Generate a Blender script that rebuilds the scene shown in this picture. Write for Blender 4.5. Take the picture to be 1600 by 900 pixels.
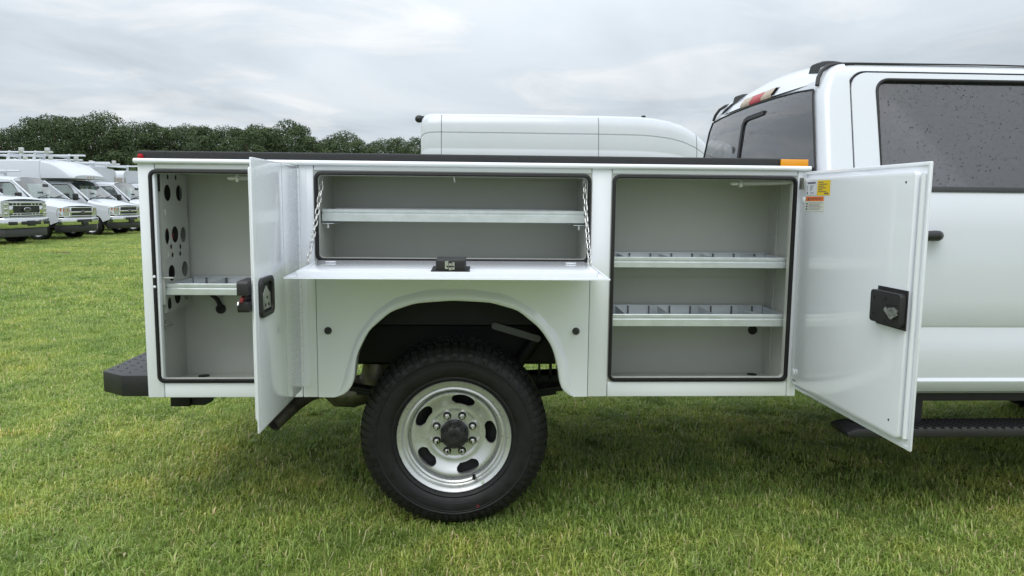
import bpy, bmesh, math, random
import numpy as np
from mathutils import Vector, Matrix
from mathutils.geometry import delaunay_2d_cdt
R = math.radians
random.seed(7)
rng = np.random.default_rng(11)
SC = bpy.context.scene
COL = SC.collection
for o in list(bpy.data.objects):
    bpy.data.objects.remove(o, do_unlink=True)

# ------------------------------------------------------------------ camera
def cam_axes(yaw, pitch, roll):
    f = Vector((math.sin(yaw)*math.cos(pitch), math.cos(yaw)*math.cos(pitch), -math.sin(pitch)))
    r = Vector((math.cos(yaw), -math.sin(yaw), 0)); d = f.cross(r)
    return r*math.cos(roll)-d*math.sin(roll), r*math.sin(roll)+d*math.cos(roll), f
CAM = Vector((0.1036, -3.0305, 1.4001))
AX = cam_axes(0.0452, 0.1161, 0.0096)
FPX = 1149.46
cd = bpy.data.cameras.new('camera'); cam = bpy.data.objects.new('camera', cd); COL.objects.link(cam)
cd.sensor_width = 36; cd.lens = FPX*36/1600; cd.clip_start = .05; cd.clip_end = 3000
m = Matrix.Identity(4)
for i, v in enumerate((AX[0], -AX[1], -AX[2])):
    for k in range(3): m[k][i] = v[k]
m.translation = CAM; cam.matrix_world = m
SC.camera = cam

# ------------------------------------------------------------------ sky, sun, exposure
SUN_EL, SUN_AZ = R(55), R(200)      # azimuth clockwise from +Y
W = bpy.data.worlds.new('World'); SC.world = W; W.use_nodes = True
nt = W.node_tree; nt.nodes.clear()
def N(t, tp, **kw):
    n = t.nodes.new(tp)
    for k, v in kw.items():
        if k == 'ins':
            for a, b in v.items(): n.inputs[a].default_value = b
        else: setattr(n, k, v)
    return n
def math_node(t, op, a, b=None, clamp=False):
    n = t.nodes.new('ShaderNodeMath'); n.operation = op; n.use_clamp = clamp
    for i, v in enumerate((a, b)):
        if v is None: continue
        if isinstance(v, (int, float)): n.inputs[i].default_value = v
        else: t.links.new(v, n.inputs[i])
    return n.outputs[0]
def mix_col(t, fac, a, b, blend='MIX'):
    n = t.nodes.new('ShaderNodeMix'); n.data_type = 'RGBA'; n.blend_type = blend
    for sock, v in ((n.inputs[0], fac), (n.inputs[6], a), (n.inputs[7], b)):
        if isinstance(v, (int, float)): sock.default_value = v
        elif isinstance(v, tuple): sock.default_value = v if len(v) == 4 else (*v, 1)
        else: t.links.new(v, sock)
    return n.outputs[2]
def ramp(t, src, stops):
    n = t.nodes.new('ShaderNodeValToRGB'); t.links.new(src, n.inputs[0])
    e = n.color_ramp.elements
    while len(e) < len(stops): e.new(.5)
    for i, (p, c) in enumerate(stops):
        e[i].position = p
        e[i].color = (c, c, c, 1) if isinstance(c, (int, float)) else (*c, 1)
    return n.outputs[0]
sky = N(nt, 'ShaderNodeTexSky'); sky.sky_type = 'NISHITA'; sky.sun_disc = False
sky.sun_elevation = SUN_EL; sky.sun_rotation = SUN_AZ; sky.dust_density = 4.0
skyc = mix_col(nt, 1.0, sky.outputs[0], (.10, .10, .10), 'MULTIPLY')
tc = N(nt, 'ShaderNodeTexCoord')
sep = N(nt, 'ShaderNodeSeparateXYZ'); nt.links.new(tc.outputs['Generated'], sep.inputs[0])
zc = math_node(nt, 'MAXIMUM', sep.outputs[2], 0.0)
den = math_node(nt, 'ADD', zc, .11)
px = math_node(nt, 'DIVIDE', sep.outputs[0], den); py = math_node(nt, 'DIVIDE', sep.outputs[1], den)
cmb = N(nt, 'ShaderNodeCombineXYZ'); nt.links.new(px, cmb.inputs[0]); nt.links.new(py, cmb.inputs[1])
n1 = N(nt, 'ShaderNodeTexNoise', ins={'Scale': .50, 'Detail': 8, 'Roughness': .52, 'Distortion': .5}); nt.links.new(cmb.outputs[0], n1.inputs['Vector'])
mp2 = N(nt, 'ShaderNodeMapping'); mp2.inputs['Location'].default_value = (7.3, 2.1, 4.0); nt.links.new(cmb.outputs[0], mp2.inputs[0])
n2 = N(nt, 'ShaderNodeTexNoise', ins={'Scale': 1.3, 'Detail': 8, 'Roughness': .55, 'Distortion': .9}); nt.links.new(mp2.outputs[0], n2.inputs['Vector'])
# even cloud deck of an overcast day: brighter towards the zenith, where it is seen through its thin side
zp = math_node(nt, 'POWER', zc, 1.5)
lum = math_node(nt, 'ADD', math_node(nt, 'MULTIPLY', zp, 1.05), .55)
dark = ramp(nt, n1.outputs[0], [(.30, (.58, .64, .70)), (.43, (.80, .89, .97)), (.57, (.98, 1.06, 1.13)), (.74, (1.14, 1.16, 1.17))])
wisp = ramp(nt, n2.outputs[0], [(.50, (1, 1, 1)), (.62, (1.15, 1.10, 1.06)), (.8, (1.26, 1.2, 1.14))])
cl = mix_col(nt, 1.0, dark, wisp, 'MULTIPLY')
lumc = N(nt, 'ShaderNodeCombineColor')
for i in range(3): nt.links.new(lum, lumc.inputs[i])
cl = mix_col(nt, 1.0, cl, lumc.outputs[0], 'MULTIPLY')
tot = mix_col(nt, .94, skyc, cl)
bg = N(nt, 'ShaderNodeBackground', ins={'Strength': 1.0}); nt.links.new(tot, bg.inputs[0])
wo = N(nt, 'ShaderNodeOutputWorld'); nt.links.new(bg.outputs[0], wo.inputs[0])
sl = bpy.data.lights.new('sun', 'SUN'); sl.energy = .75; sl.angle = R(36); sl.color = (1, .97, .92)
so = bpy.data.objects.new('sun', sl); COL.objects.link(so)
sd = Vector((math.sin(SUN_AZ)*math.cos(SUN_EL), math.cos(SUN_AZ)*math.cos(SUN_EL), math.sin(SUN_EL)))
so.rotation_euler = sd.to_track_quat('Z', 'Y').to_euler(); so.location = (0, -10, 20)
vs = SC.view_settings; vs.view_transform = 'Standard'; vs.look = 'None'; vs.gamma = 1; vs.exposure = 0.44
vs.use_curve_mapping = False
SC.render.engine = 'CYCLES'
SC.cycles.max_bounces = 8; SC.cycles.transparent_max_bounces = 12

# ------------------------------------------------------------------ materials
M = {}
def pm(name, col, rough=.5, metal=0., coat=0., spec=.5, var=0., vscale=4., bump=0., bscale=200., rvar=0., drops=0., dscale=160., trans=0., emit=None):
    mt = bpy.data.materials.new(name); mt.use_nodes = True; t = mt.node_tree
    b = t.nodes['Principled BSDF']; b.inputs['Roughness'].default_value = rough; b.inputs['Metallic'].default_value = metal
    b.inputs['Base Color'].default_value = (*col, 1)
    b.inputs['Coat Weight'].default_value = coat; b.inputs['Coat Roughness'].default_value = .06
    b.inputs['Specular IOR Level'].default_value = spec
    tc = N(t, 'ShaderNodeTexCoord')
    if var or rvar:
        n = N(t, 'ShaderNodeTexNoise', ins={'Scale': vscale, 'Detail': 6, 'Roughness': .6}); t.links.new(tc.outputs['Object'], n.inputs['Vector'])
        if var:
            lo = tuple(c*(1-var) for c in col); hi = tuple(min(1, c*(1+var)) for c in col)
            t.links.new(ramp(t, n.outputs[0], [(.3, lo), (.7, hi)]), b.inputs['Base Color'])
        if rvar:
            t.links.new(ramp(t, n.outputs[0], [(.3, max(0, rough-rvar)), (.7, min(1, rough+rvar))]), b.inputs['Roughness'])
    h = None
    if bump:
        n = N(t, 'ShaderNodeTexNoise', ins={'Scale': bscale, 'Detail': 3}); t.links.new(tc.outputs['Object'], n.inputs['Vector'])
        h = math_node(t, 'MULTIPLY', n.outputs[0], bump)
    if drops:
        d = drop_mask(t, tc.outputs['Object'], dscale)
        d = math_node(t, 'MULTIPLY', d, drops)
        h = d if h is None else math_node(t, 'ADD', h, d)
    if h is not None:
        bp = N(t, 'ShaderNodeBump', ins={'Strength': 1.0, 'Distance': .01}); t.links.new(h, bp.inputs['Height'])
        t.links.new(bp.outputs[0], b.inputs['Normal']); 
        if coat: t.links.new(bp.outputs[0], b.inputs['Coat Normal'])
    if emit: 
        b.inputs['Emission Color'].default_value = (*emit, 1); b.inputs['Emission Strength'].default_value = 1
    M[name] = mt
    return mt
def drop_mask(t, vec, scale):
    v = N(t, 'ShaderNodeTexVoronoi', ins={'Scale': scale, 'Randomness': 1.0}); t.links.new(vec, v.inputs['Vector'])
    rad = N(t, 'ShaderNodeSeparateColor'); t.links.new(v.outputs['Color'], rad.inputs[0])
    r = math_node(t, 'MULTIPLY', math_node(t, 'POWER', rad.outputs[0], 3.0), .42)
    return math_node(t, 'MULTIPLY', math_node(t, 'SUBTRACT', r, v.outputs['Distance'], True), 2.2, True)
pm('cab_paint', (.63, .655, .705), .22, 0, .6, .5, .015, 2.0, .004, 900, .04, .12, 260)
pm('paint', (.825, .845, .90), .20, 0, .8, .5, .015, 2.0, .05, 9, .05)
pm('paint_wet', (.825, .845, .90), .18, 0, .9, .5, .015, 2.0, .04, 9, .05, .10, 260)
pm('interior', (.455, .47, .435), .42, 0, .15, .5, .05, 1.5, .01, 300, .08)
pm('rubber', (.012, .012, .013), .55, 0, 0, .4, .2, 30, .05, 300)
pm('tyre', (.010, .010, .0115), .55, 0, 0, .42, .4, 25, .12, 180, .12)
pm('liner_coat', (.022, .022, .024), .55, 0, 0, .5, .2, 60, .30, 500, .1, .5, 120)
pm('black_plastic', (.018, .018, .019), .45, 0, 0, .5, .2, 20, .05, 500)
pm('black_metal', (.012, .012, .014), .5, 0, 0, .4, .3, 8, .05, 60, .1)
pm('well_grey', (.03, .031, .031), .6, 0, 0, .3, .2, 5)
pm('galv', (.66, .695, .71), .38, .7, 0, .5, .06, 22, .008, 120, .06)
pm('zinc', (.6, .6, .58), .35, .9, 0, .5, .1, 60)
pm('rim_silver', (.60, .61, .615), .30, .6, 0, .5, .06, 14, .01, 400, .06)
pm('chrome', (.75, .76, .77), .08, 1.0, 0, .5)
pm('lug_metal', (.6, .6, .58), .22, 1.0)
pm('amber', (.85, .33, .005), .25, 0, .6, .5)
pm('red_lens', (.40, .008, .016), .35, 0, 0, .25)
pm('clear_lens', (.42, .33, .24), .35, 0, 0, .25, .3, 60)
pm('exhaust', (.22, .20, .18), .42, .8, 0, .5, .4, 20, .03, 80, .12)
pm('sticker_white', (.66, .67, .72), .4)
pm('sticker_cream', (.68, .68, .6), .4)
pm('sticker_yellow', (.78, .55, .02), .4)
pm('sticker_orange', (.72, .17, .03), .4)
pm('sticker_ink', (.08, .08, .12), .5)
pm('seat_fabric', (.17, .17, .18), .8, 0, 0, .3, .2, 12)
pm('seat_light', (.42, .43, .42), .8)
pm('trim_grey', (.05, .05, .055), .5)
pm('headlamp', (.55, .56, .56), .12, .5, .8, .5, .3, 30)
pm('turn_lens', (.5, .13, .05), .2, 0, .6)
pm('tan_panel', (.34, .32, .27), .5, .2)
pm('bark', (.09, .07, .055), .9, 0, 0, .2, .3, 3, .3, 10)
pm('strap_grey', (.16, .16, .165), .5, .3)
pm('zinc_light', (.62, .63, .6), .4, .25)
pm('board_grey', (.06, .06, .065), .5, 0, 0, .5, .2, 30)
pm('red_dot', (.25, .02, .03), .6)
pm('latch_red', (.16, .015, .015), .6)
pm('tape', (.6, .72, .6), .5)
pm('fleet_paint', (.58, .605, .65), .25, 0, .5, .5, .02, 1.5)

def glass(name, tint, gloss=.04, drops=False):
    mt = bpy.data.materials.new(name); mt.use_nodes = True; t = mt.node_tree; t.nodes.clear()
    out = N(t, 'ShaderNodeOutputMaterial')
    tr = N(t, 'ShaderNodeBsdfTransparent'); tr.inputs[0].default_value = (*tint, 1)
    gl = N(t, 'ShaderNodeBsdfGlossy'); gl.inputs['Roughness'].default_value = gloss; gl.inputs[0].default_value = (1, 1, 1, 1)
    fr = N(t, 'ShaderNodeFresnel', ins={'IOR': 1.55})
    f2 = math_node(t, 'ADD', math_node(t, 'MULTIPLY', fr.outputs[0], 1.5), .02, True)
    mx = N(t, 'ShaderNodeMixShader'); t.links.new(f2, mx.inputs[0]); t.links.new(tr.outputs[0], mx.inputs[1]); t.links.new(gl.outputs[0], mx.inputs[2])
    last = mx.outputs[0]
    if drops:
        tc = N(t, 'ShaderNodeTexCoord')
        d = drop_mask(t, tc.outputs['Object'], 95)
        d2 = drop_mask(t, tc.outputs['Object'], 230)
        d = math_node(t, 'MAXIMUM', d, d2)
        bp = N(t, 'ShaderNodeBump', ins={'Strength': 1.0, 'Distance': .004}); t.links.new(d, bp.inputs['Height'])
        t.links.new(bp.outputs[0], gl.inputs['Normal']); 
        wet = N(t, 'ShaderNodeBsdfPrincipled'); wet.inputs['Base Color'].default_value = (.03, .03, .035, 1); wet.inputs['Roughness'].default_value = .1
        t.links.new(bp.outputs[0], wet.inputs['Normal'])
        dm = math_node(t, 'GREATER_THAN', d, .06)
        mx2 = N(t, 'ShaderNodeMixShader'); t.links.new(math_node(t, 'MULTIPLY', dm, .8), mx2.inputs[0]); t.links.new(last, mx2.inputs[1]); t.links.new(wet.outputs[0], mx2.inputs[2])
        # thin even film of water and dust that scatters some sky light
        df = N(t, 'ShaderNodeBsdfDiffuse'); df.inputs[0].default_value = (.42, .42, .46, 1)
        mx3 = N(t, 'ShaderNodeMixShader'); mx3.inputs[0].default_value = .045; t.links.new(mx2.outputs[0], mx3.inputs[1]); t.links.new(df.outputs[0], mx3.inputs[2])
        last = mx3.outputs[0]
    t.links.new(last, out.inputs[0]); M[name] = mt
glass('privacy_glass', (.31, .30, .33), .03, True)
glass('clear_glass', (.74, .82, .78), .02)

# ------------------------------------------------------------------ mesh helpers
def obj(name, me, parent=None, T=None):
    o = bpy.data.objects.new(name, me); COL.objects.link(o)
    if parent is not None:
        o.parent = parent
    if T is not None: o.matrix_local = T
    return o
def empty(name, loc=(0, 0, 0), rz=0.):
    o = bpy.data.objects.new(name, None); COL.objects.link(o); o.location = loc; o.rotation_euler = (0, 0, rz)
    o.empty_display_size = .2
    return o
def tag(o, label=None, cat=None, group=None, kind=None):
    if label: o['label'] = label
    if cat: o['category'] = cat
    if group: o['group'] = group
    if kind: o['kind'] = kind
    return o
def unit_perp(d):
    a = Vector((0, 0, 1)) if abs(d.z) < .9 else Vector((1, 0, 0))
    u = d.cross(a).normalized(); return u, d.cross(u).normalized()
def in_poly(p, poly):
    x, y = p; c = False; n = len(poly); j = n-1
    for i in range(n):
        xi, yi = poly[i]; xj, yj = poly[j]
        if (yi > y) != (yj > y) and x < (xj-xi)*(y-yi)/(yj-yi)+xi: c = not c
        j = i
    return c
def cdt(outline, holes=(), pts=()):
    vs, es = [], []
    for lp in [outline]+list(holes):
        b = len(vs); vs += [Vector(p) for p in lp]; k = len(lp)
        es += [(b+i, b+(i+1) % k) for i in range(k)]
    vs += [Vector(p) for p in pts]
    r = delaunay_2d_cdt(vs, es, [], 0, 1e-7)
    V = [tuple(v) for v in r[0]]; F = []
    for f in r[2]:
        c = (sum(V[i][0] for i in f)/len(f), sum(V[i][1] for i in f)/len(f))
        if in_poly(c, outline) and not any(in_poly(c, h) for h in holes): F.append(tuple(f))
    return V, F
def rrect(x0, x1, z0, z1, r, n=5):
    rs = r if isinstance(r, (tuple, list)) else (r,)*4     # BL BR TR TL
    out = []
    for (cx, cz, a0, rr) in ((x0, z0, 180, rs[0]), (x1, z0, 270, rs[1]), (x1, z1, 0, rs[2]), (x0, z1, 90, rs[3])):
        sx = 1 if cx == x0 else -1; sz = 1 if cz == z0 else -1
        if rr <= 1e-6: out.append((cx, cz)); continue
        for i in range(n+1):
            a = R(a0+90*i/n); out.append((cx+sx*rr+rr*math.cos(a), cz+sz*rr+rr*math.sin(a)))
    return out
def circle(cx, cz, r, n=20, rz=None):
    rz = rz or r
    return [(cx+r*math.cos(2*math.pi*i/n), cz+rz*math.sin(2*math.pi*i/n)) for i in range(n)]
class MB:
    def __init__(s): s.v = []; s.f = []
    def add(s, vs, fs):
        b = len(s.v); s.v += [tuple(v) for v in vs]; s.f += [tuple(i+b for i in f) for f in fs]; return s
    def box(s, x0, x1, y0, y1, z0, z1):
        return s.add([(x0,y0,z0),(x1,y0,z0),(x1,y1,z0),(x0,y1,z0),(x0,y0,z1),(x1,y0,z1),(x1,y1,z1),(x0,y1,z1)],
                     [(0,3,2,1),(4,5,6,7),(0,1,5,4),(1,2,6,5),(2,3,7,6),(3,0,4,7)])
    def cyl(s, p0, p1, r0, r1=None, n=16, caps=True):
        p0, p1 = Vector(p0), Vector(p1); r1 = r0 if r1 is None else r1
        d = (p1-p0).normalized(); u, w = unit_perp(d); vs = []
        for p, r in ((p0, r0), (p1, r1)):
            for i in range(n):
                a = 2*math.pi*i/n; vs.append(p+u*math.cos(a)*r+w*math.sin(a)*r)
        fs = [(i, (i+1) % n, n+(i+1) % n, n+i) for i in range(n)]
        if caps: fs += [tuple(range(n-1, -1, -1)), tuple(range(n, 2*n))]
        return s.add(vs, fs)
    def tube(s, path, r, n=8, closed=False, caps=True, rs=None):
        P = [Vector(p) for p in path]; k = len(P); vs = []; u = None
        for i, p in enumerate(P):
            if closed: d = (P[(i+1) % k]-P[i-1])
            else: d = P[min(i+1, k-1)]-P[max(i-1, 0)]
            d.normalize()
            if u is None: u, w = unit_perp(d)
            else:
                u = (u-d*u.dot(d)).normalized(); w = d.cross(u)
            rr = rs[i] if rs else r
            for j in range(n):
                a = 2*math.pi*j/n; vs.append(p+u*math.cos(a)*rr+w*math.sin(a)*rr)
        fs = []
        for i in range(k if closed else k-1):
            for j in range(n):
                a = i*n+j; b = i*n+(j+1) % n; i2 = (i+1) % k; fs.append((a, b, i2*n+(j+1) % n, i2*n+j))
        if caps and not closed: fs += [tuple(range(n-1, -1, -1)), tuple(range((k-1)*n, k*n))]
        return s.add(vs, fs)
    def lathe(s, prof, n=64, c=(0, 0, 0)):     # axis along Y: prof = (radius, y)
        vs = []
        for r, y in prof:
            for i in range(n):
                a = 2*math.pi*i/n; vs.append((c[0]+r*math.cos(a), c[1]+y, c[2]+r*math.sin(a)))
        fs = []
        for k in range(len(prof)-1):
            for i in range(n):
                fs.append((k*n+i, (k+1)*n+i, (k+1)*n+(i+1) % n, k*n+(i+1) % n))
        return s.add(vs, fs)
    def plate(s, outline, holes, d0, d1, mp=None, pts=()):   # sheet in (a,b) with thickness d0..d1 ; mp(a,d,b)->xyz
        mp = mp or (lambda a, d, b: (a, d, b))
        V, F = cdt(outline, holes, pts); n = len(V)
        s.add([mp(a, d0, b) for a, b in V]+[mp(a, d1, b) for a, b in V], [f for f in F]+[tuple(i+n for i in reversed(f)) for f in F])
        cnt = {}
        for f in F:
            for i in range(len(f)):
                a, b = f[i], f[(i+1) % len(f)]
                cnt[(a, b)] = 1
        base = len(s.v)-2*n
        for (a, b) in cnt:
            if (b, a) not in cnt: s.f.append((base+b, base+a, base+n+a, base+n+b))
        return s
    def grid(s, P, close_u=False):              # P[i][j]
        nu = len(P); nv = len(P[0]); vs = [p for row in P for p in row]; fs = []
        for i in range(nu if close_u else nu-1):
            for j in range(nv-1):
                i2 = (i+1) % nu; fs.append((i*nv+j, i*nv+j+1, i2*nv+j+1, i2*nv+j))
        return s.add(vs, fs)
    def sphere(s, c, r, n=12, m=8, sc=(1, 1, 1)):
        vs = []; fs = []
        for i in range(m+1):
            t = math.pi*i/m
            for j in range(n):
                a = 2*math.pi*j/n
                vs.append((c[0]+r*sc[0]*math.sin(t)*math.cos(a), c[1]+r*sc[1]*math.sin(t)*math.sin(a), c[2]+r*sc[2]*math.cos(t)))
        for i in range(m):
            for j in range(n): fs.append((i*n+j, (i+1)*n+j, (i+1)*n+(j+1) % n, i*n+(j+1) % n))
        return s.add(vs, fs)
    def mesh(s, name, mat, smooth=None, bevel=0., seg=2, T=None):
        me = bpy.data.meshes.new(name)
        bm = bmesh.new()
        vv = [bm.verts.new(T @ Vector(v) if T is not None else v) for v in s.v]
        for f in s.f:
            try: bm.faces.new([vv[i] for i in f])
            except ValueError: pass
        bmesh.ops.remove_doubles(bm, verts=bm.verts, dist=1e-6)
        bmesh.ops.recalc_face_normals(bm, faces=bm.faces)
        if bevel:
            es = [e for e in bm.edges if len(e.link_faces) == 2 and e.calc_face_angle(0) > R(35)]
            bmesh.ops.bevel(bm, geom=es, offset=bevel, segments=seg, affect='EDGES', profile=.5, clamp_overlap=True)
        bm.to_mesh(me); bm.free()
        me.materials.append(M[mat] if isinstance(mat, str) else mat)
        if smooth or bevel:
            me.shade_smooth()
            me.set_sharp_from_angle(angle=R(smooth or 40))
        return me
    def build(s, name, mat, parent=None, smooth=None, bevel=0., seg=2, T=None):
        return obj(name, s.mesh(name, mat, smooth, bevel, seg, T), parent)
def copy_tree(o, parent=None):
    c = o.copy(); COL.objects.link(c); c.parent = parent
    for ch in list(o.children): copy_tree(ch, c)
    return c
def text_mesh(txt, size, mat, name):
    cu = bpy.data.curves.new(name, 'FONT'); cu.body = txt; cu.size = size; cu.align_x = 'CENTER'; cu.align_y = 'CENTER'; cu.resolution_u = 2
    o = bpy.data.objects.new(name, cu); COL.objects.link(o)
    bpy.context.view_layer.update()
    me = bpy.data.meshes.new_from_object(o.evaluated_get(bpy.context.evaluated_depsgraph_get()))
    bpy.data.objects.remove(o); me.materials.clear(); me.materials.append(M[mat]); me.name = name
    return me
def lerp_prof(prof, z):
    for (z0, y0), (z1, y1) in zip(prof, prof[1:]):
        if min(z0, z1) <= z <= max(z0, z1): return y0+(y1-y0)*(z-z0)/(z1-z0)
    return prof[0][1] if abs(z-prof[0][0]) < abs(z-prof[-1][0]) else prof[-1][1]
def resample(P, n):
    P = [np.array(p, float) for p in P]; d = [0.]
    for a, b in zip(P, P[1:]): d.append(d[-1]+np.linalg.norm(b-a))
    out = []
    for i in range(n):
        t = d[-1]*i/(n-1); k = min(max(np.searchsorted(d, t)-1, 0), len(P)-2)
        u = (t-d[k])/(d[k+1]-d[k]); out.append(tuple(P[k]*(1-u)+P[k+1]*u))
    return out
def smooth_curve(P, n, it=2):
    Q = resample(P, n)
    for _ in range(it):
        Q = [Q[0]]+[tuple((np.array(Q[i-1])+2*np.array(Q[i])+np.array(Q[i+1]))/4) for i in range(1, len(Q)-1)]+[Q[-1]]
    return Q

# ------------------------------------------------------------------ ground
def ground_material():
    mt = bpy.data.materials.new('turf_ground'); mt.use_nodes = True; t = mt.node_tree; b = t.nodes['Principled BSDF']
    g = N(t, 'ShaderNodeNewGeometry')
    n1 = N(t, 'ShaderNodeTexNoise', ins={'Scale': .35, 'Detail': 6, 'Roughness': .65}); t.links.new(g.outputs['Position'], n1.inputs['Vector'])
    n2 = N(t, 'ShaderNodeTexNoise', ins={'Scale': 9, 'Detail': 8, 'Roughness': .7}); t.links.new(g.outputs['Position'], n2.inputs['Vector'])
    a = ramp(t, n1.outputs[0], [(.3, (.16, .22, .05)), (.55, (.21, .27, .065)), (.75, (.28, .28, .10))])
    c = ramp(t, n2.outputs[0], [(.25, (.35, .35, .3)), (.6, (1, 1, 1)), (.8, (1.25, 1.2, 1.1))])
    col = mix_col(t, 1., a, c, 'MULTIPLY')
    # bare earth scar in front of the parked vans
    sp = N(t, 'ShaderNodeSeparateXYZ'); t.links.new(g.outputs['Position'], sp.inputs[0])
    dx = math_node(t, 'DIVIDE', math_node(t, 'ADD', sp.outputs[0], 10.4), 1.15); dy = math_node(t, 'DIVIDE', math_node(t, 'SUBTRACT', sp.outputs[1], 16.4), .42)
    rr = math_node(t, 'ADD', math_node(t, 'MULTIPLY', dx, dx), math_node(t, 'MULTIPLY', dy, dy))
    rr = math_node(t, 'ADD', rr, math_node(t, 'MULTIPLY', math_node(t, 'SUBTRACT', n2.outputs[0], .5), 2.2))
    col = mix_col(t, ramp(t, rr, [(.55, 1.), (1., 0.)]), col, (.13, .09, .055))
    t.links.new(col, b.inputs['Base Color']); b.inputs['Roughness'].default_value = .95; b.inputs['Specular IOR Level'].default_value = .1
    bp = N(t, 'ShaderNodeBump', ins={'Strength': .8, 'Distance': .06}); t.links.new(n2.outputs[0], bp.inputs['Height']); t.links.new(bp.outputs[0], b.inputs['Normal'])
    return mt
M['ground'] = ground_material()
g = MB(); xs = [-700, -200, -60, -30, -12, 0, 12, 30, 60, 200, 700]; ys = [-60, -20, -6, 6, 20, 45, 90, 200, 500, 1200]
def gz(x, y): return -.012
g.grid([[(x, y, gz(x, y)) for y in ys] for x in xs])
tag(g.build('ground', 'ground'), kind='structure')

# ------------------------------------------------------------------ utility truck
truck = empty('utility_truck', (0, 0, 0))
tag(truck, 'white crew cab utility truck with service body compartment doors standing open', 'truck')
XL, XR, ZT, ZB = -1.2606, 1.4638, 1.541, .5834
DEP = .345
G = .0012
# --- side panels of the service body
def panel(name, x0, x1, z0, z1, mat='paint'):
    return MB().box(x0+G, x1-G, 0, .03, z0, z1).build(name, mat, truck, bevel=.004)
panel('corner_post', XL, -1.1925, ZB, ZT)
panel('post', -.6265, -.5645, ZB, ZT)
panel('post', .5645, .6485, ZB, ZT)
panel('corner_post', 1.424, XR, ZB, ZT)
panel('sill', -1.1925, -.6265, ZB, .645); panel('sill', .6485, 1.424, ZB, .648)
panel('header', -1.1925, -.6265, 1.5195, ZT); panel('header', -.5645, .5645, 1.5195, ZT); panel('header', .6485, 1.424, 1.5195, ZT)
arch = smooth_curve([(-.499,.5836),(-.462,.592),(-.435,.613),(-.413,.651),(-.401,.765),(-.350,.868),(-.259,.948),(-.159,.983),(-.003,.995),(.153,.987),(.265,.955),(.357,.880),(.410,.801),(.436,.708),(.442,.650),(.458,.610),(.478,.593),(.506,.5836)], 61, 1)
arch[0] = (-.499, ZB); arch[-1] = (.506, ZB)
flare = smooth_curve([(-.503,.5838),(-.478,.605),(-.462,.64),(-.450,.700),(-.400,.846),(-.325,.948),(-.238,1.006),(-.103,1.040),(.063,1.042),(.220,1.020),(.346,.950),(.439,.847),(.487,.708),(.492,.64),(.498,.605),(.512,.5838)], 61, 1)
flare[0] = (-.503, ZB); flare[-1] = (.512, ZB)
wp = MB()
wp.plate([(-.5645+G, ZB), (-.5645+G, 1.1505), (.5645-G, 1.1505), (.5645-G, ZB)]+list(reversed(flare)), [], 0, .02)
wp.build('wheel_panel', 'paint', truck, smooth=30)
fl = MB(); rows = []
for (fx, fz), (ax, az) in zip(flare, arch):
    w = math.hypot(fx-ax, fz-az); h = min(1., w/.045)
    def L(t): return (fx+(ax-fx)*t, fz+(az-fz)*t)
    row = []
    for t, y in ((0, .0), (.12, -.004*h), (.3, -.014*h), (.5, -.020*h), (.8, -.0225*h), (.95, -.021*h), (1., -.017*h), (1., .0), (1.0, .045)):
        x, z = L(t); row.append((x, y, z))
    rows.append(row)
fl.grid(rows); fl.build('arch_flare', 'paint', truck, smooth=50)
# bolts of the fender panel
for bx in (-.519, .511):
    b = MB().cyl((bx, -.012, .865), (bx, .0, .865), .0125, .016, 20).cyl((bx, -.02, .865), (bx, -.012, .865), .008, .0115, 16)
    b.build('bumper_button', 'black_plastic', truck, smooth=40)
# --- compartments : open boxes
def shell(name, x0, x1, z0, z1, d=DEP, t=.012, mat='interior', y0=.0305):
    s = MB()
    s.box(x0, x1, d, d+t, z0, z1)
    s.box(x0-t, x0, y0, d+t, z0-t, z1+t); s.box(x1, x1+t, y0, d+t, z0-t, z1+t)
    s.box(x0+.0005, x1-.0005, y0, d+t-.001, z0-t, z0); s.box(x0+.0005, x1-.0005, y0, d+t-.001, z1, z1+t)
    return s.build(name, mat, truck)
c_rear = shell('compartment', -1.232, -.60, .607, 1.528)
c_mid = shell('compartment', -.5505, .5505, 1.142, 1.528, d=.33)
c_fr = shell('compartment', .630, 1.447, .607, 1.528)
# return flange around each opening and the rubber seal on it
def opening(x0, x1, z0, z1, r=.028):
    o = rrect(x0, x1, z0, z1, r, 6); n = len(o)
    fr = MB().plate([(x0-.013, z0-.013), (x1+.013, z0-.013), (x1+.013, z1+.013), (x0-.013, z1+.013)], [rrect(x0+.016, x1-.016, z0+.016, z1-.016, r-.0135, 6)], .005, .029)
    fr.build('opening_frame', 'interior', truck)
    ins = rrect(x0+.010, x1-.010, z0+.010, z1-.010, r-.008, 6)
    sl = MB(); cross = [(0., .004), (0., -.006), (.30, -.0115), (.75, -.0115), (1.0, -.004), (1.0, .028), (.8, .028)]
    rows = []
    for (ax, az), (bx, bz) in zip(o, rrect(x0+.0140, x1-.0140, z0+.0140, z1-.0140, r-.0115, 6)):
        rows.append([(ax+(bx-ax)*t, y, az+(bz-az)*t) for t, y in cross])
    sl.grid(rows, close_u=True); sl.build('door_seal', 'rubber', truck, smooth=60)
opening(-1.2165, -.642, .6465, 1.5165)
opening(-.5625, .5625, 1.1515, 1.5165)
opening(.6505, 1.4225, .6495, 1.5165)
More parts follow.
